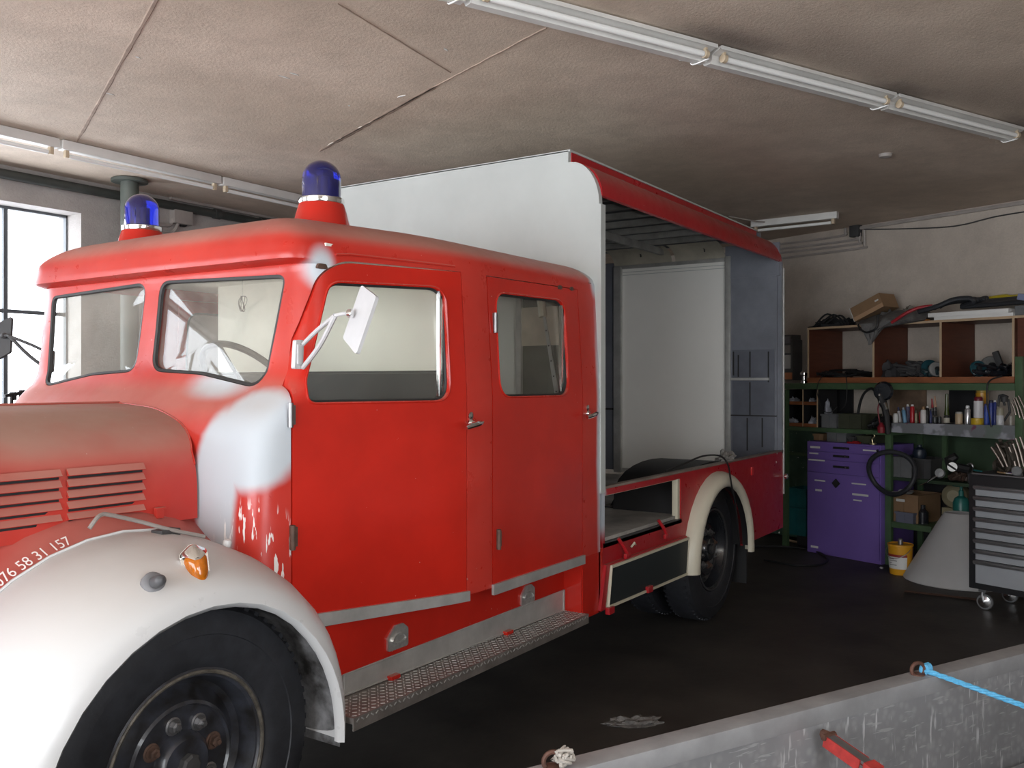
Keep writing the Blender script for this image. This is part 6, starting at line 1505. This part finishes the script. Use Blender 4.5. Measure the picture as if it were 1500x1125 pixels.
r1 = eye(1335, 984, ''); r2 = eye(800, 1116, '')
# rope tied to the far eye
def twist(pts, r, name, m, label, cat='rope'):
    pts = spline(pts, 10); b = MB(); n = len(pts)
    for s in range(3):
        q = []
        for i in range(n):
            t = (pts[min(i + 1, n - 1)] - pts[max(i - 1, 0)]).normalized(); u = t.cross(Vector((0, 0, 1))).normalized(); v = t.cross(u); a = i * .55 + s * 2 * PI / 3
            q.append(pts[i] + (u * math.cos(a) + v * math.sin(a)) * r * .5)
        b.tube(q, r * .62, 6)
    return b, m
M['bluerope'] = mat('blue_rope', (.10, .42, .70), .6, var=.25, scale=120)
k0 = r1 + Vector((.02, .01, .012)); endp = tw(1500, 1034, z=.70); endp2 = k0 + (endp - k0) * 2.2
L = [k0.lerp(endp2, t) for t in (0, .1, .2, .3, .4, .5, .6, .7, .8, .9, 1)]
b, m_ = twist(L, .0075, '', M['bluerope'], '')
for k in range(4): b.tube([r1 + Vector((.020 + .006 * k, .006 * math.cos(a) + .006, .012 + .014 * math.sin(a))) + Vector((.006 * math.cos(a), 0, 0)) for a in [2 * PI * i / 12 for i in range(12)]], .0055, 6, closed=True)
tag(b.build('blue_rope', M['bluerope'], T=TT), 'light blue twisted rope tied to the rusty eye of the trailer', 'rope')
b = MB(); R = random.Random(5)
for k in range(9):
    p0 = r2 + Vector((.012, .008, .02)); pts = [p0 + Vector((R.uniform(-.01, .03), R.uniform(-.015, .02), R.uniform(-.012, .018))) for _ in range(5)]; b.tube(spline(pts, 4), .004, 5)
tag(b.build('rope_knot', mat('rope_white', (.45, .42, .38), .9, var=.3), T=TT), 'frayed pale rope knot on the rusty eye at the bottom edge', 'rope')
# red latch lever on the inside of the wall
la = tw(1214, 1078, .10); lb2 = tw(1275, 1120, .26); lb2 = tw(1272, 1118, .22)
lv = bpy.data.objects.new('latch_lever', None); C.objects.link(lv); lv.location = TT @ la; setparent(lv, e)
d_ = (lb2 - la).normalized(); sd = Vector((0, 0, 1)).cross(d_).normalized(); up = d_.cross(sd)
def lvf(w0, w1, h0, h1, a0, a1, nm, m):
    b = MB(); vs = [la + d_ * a + sd * w + up * h for a in (a0, a1) for w in (w0, w1) for h in (h0, h1)]
    b.faces(vs, [(0, 1, 3, 2), (4, 6, 7, 5), (0, 4, 5, 1), (2, 3, 7, 6), (0, 2, 6, 4), (1, 5, 7, 3)]); return b.build(nm, m, lv, TT)
Ld = (lb2 - la).length
M['redlever'] = mat('red_lever_paint', (.50, .045, .04), .45, var=.35, scale=40)
lvf(-.014, .014, -.004, .004, 0, Ld, 'lever_face', M['steel'])
sgn = -1 if (sd.dot(TT.inverted().to_3x3() @ Vector((RX, RY, 0)))) > 0 else 1
lvf(.014 * sgn, .018 * sgn, -.026, .004, .0, Ld * .9, 'lever_side', M['redlever']); lvf(-.018 * sgn, -.014 * sgn, -.026, .004, .0, Ld * .9, 'lever_side', M['redlever'])
lvf(-.02, .02, -.03, .006, Ld, Ld + .03, 'lever_grip', M['redlever'])
b = MB(); b.tube([la + sd * .022, la - sd * .022], .009, 8); b.tube([la + Vector((0, -.02, 0)), la], .012, 8); b.build('lever_pivot', M['rustring'], lv, TT)
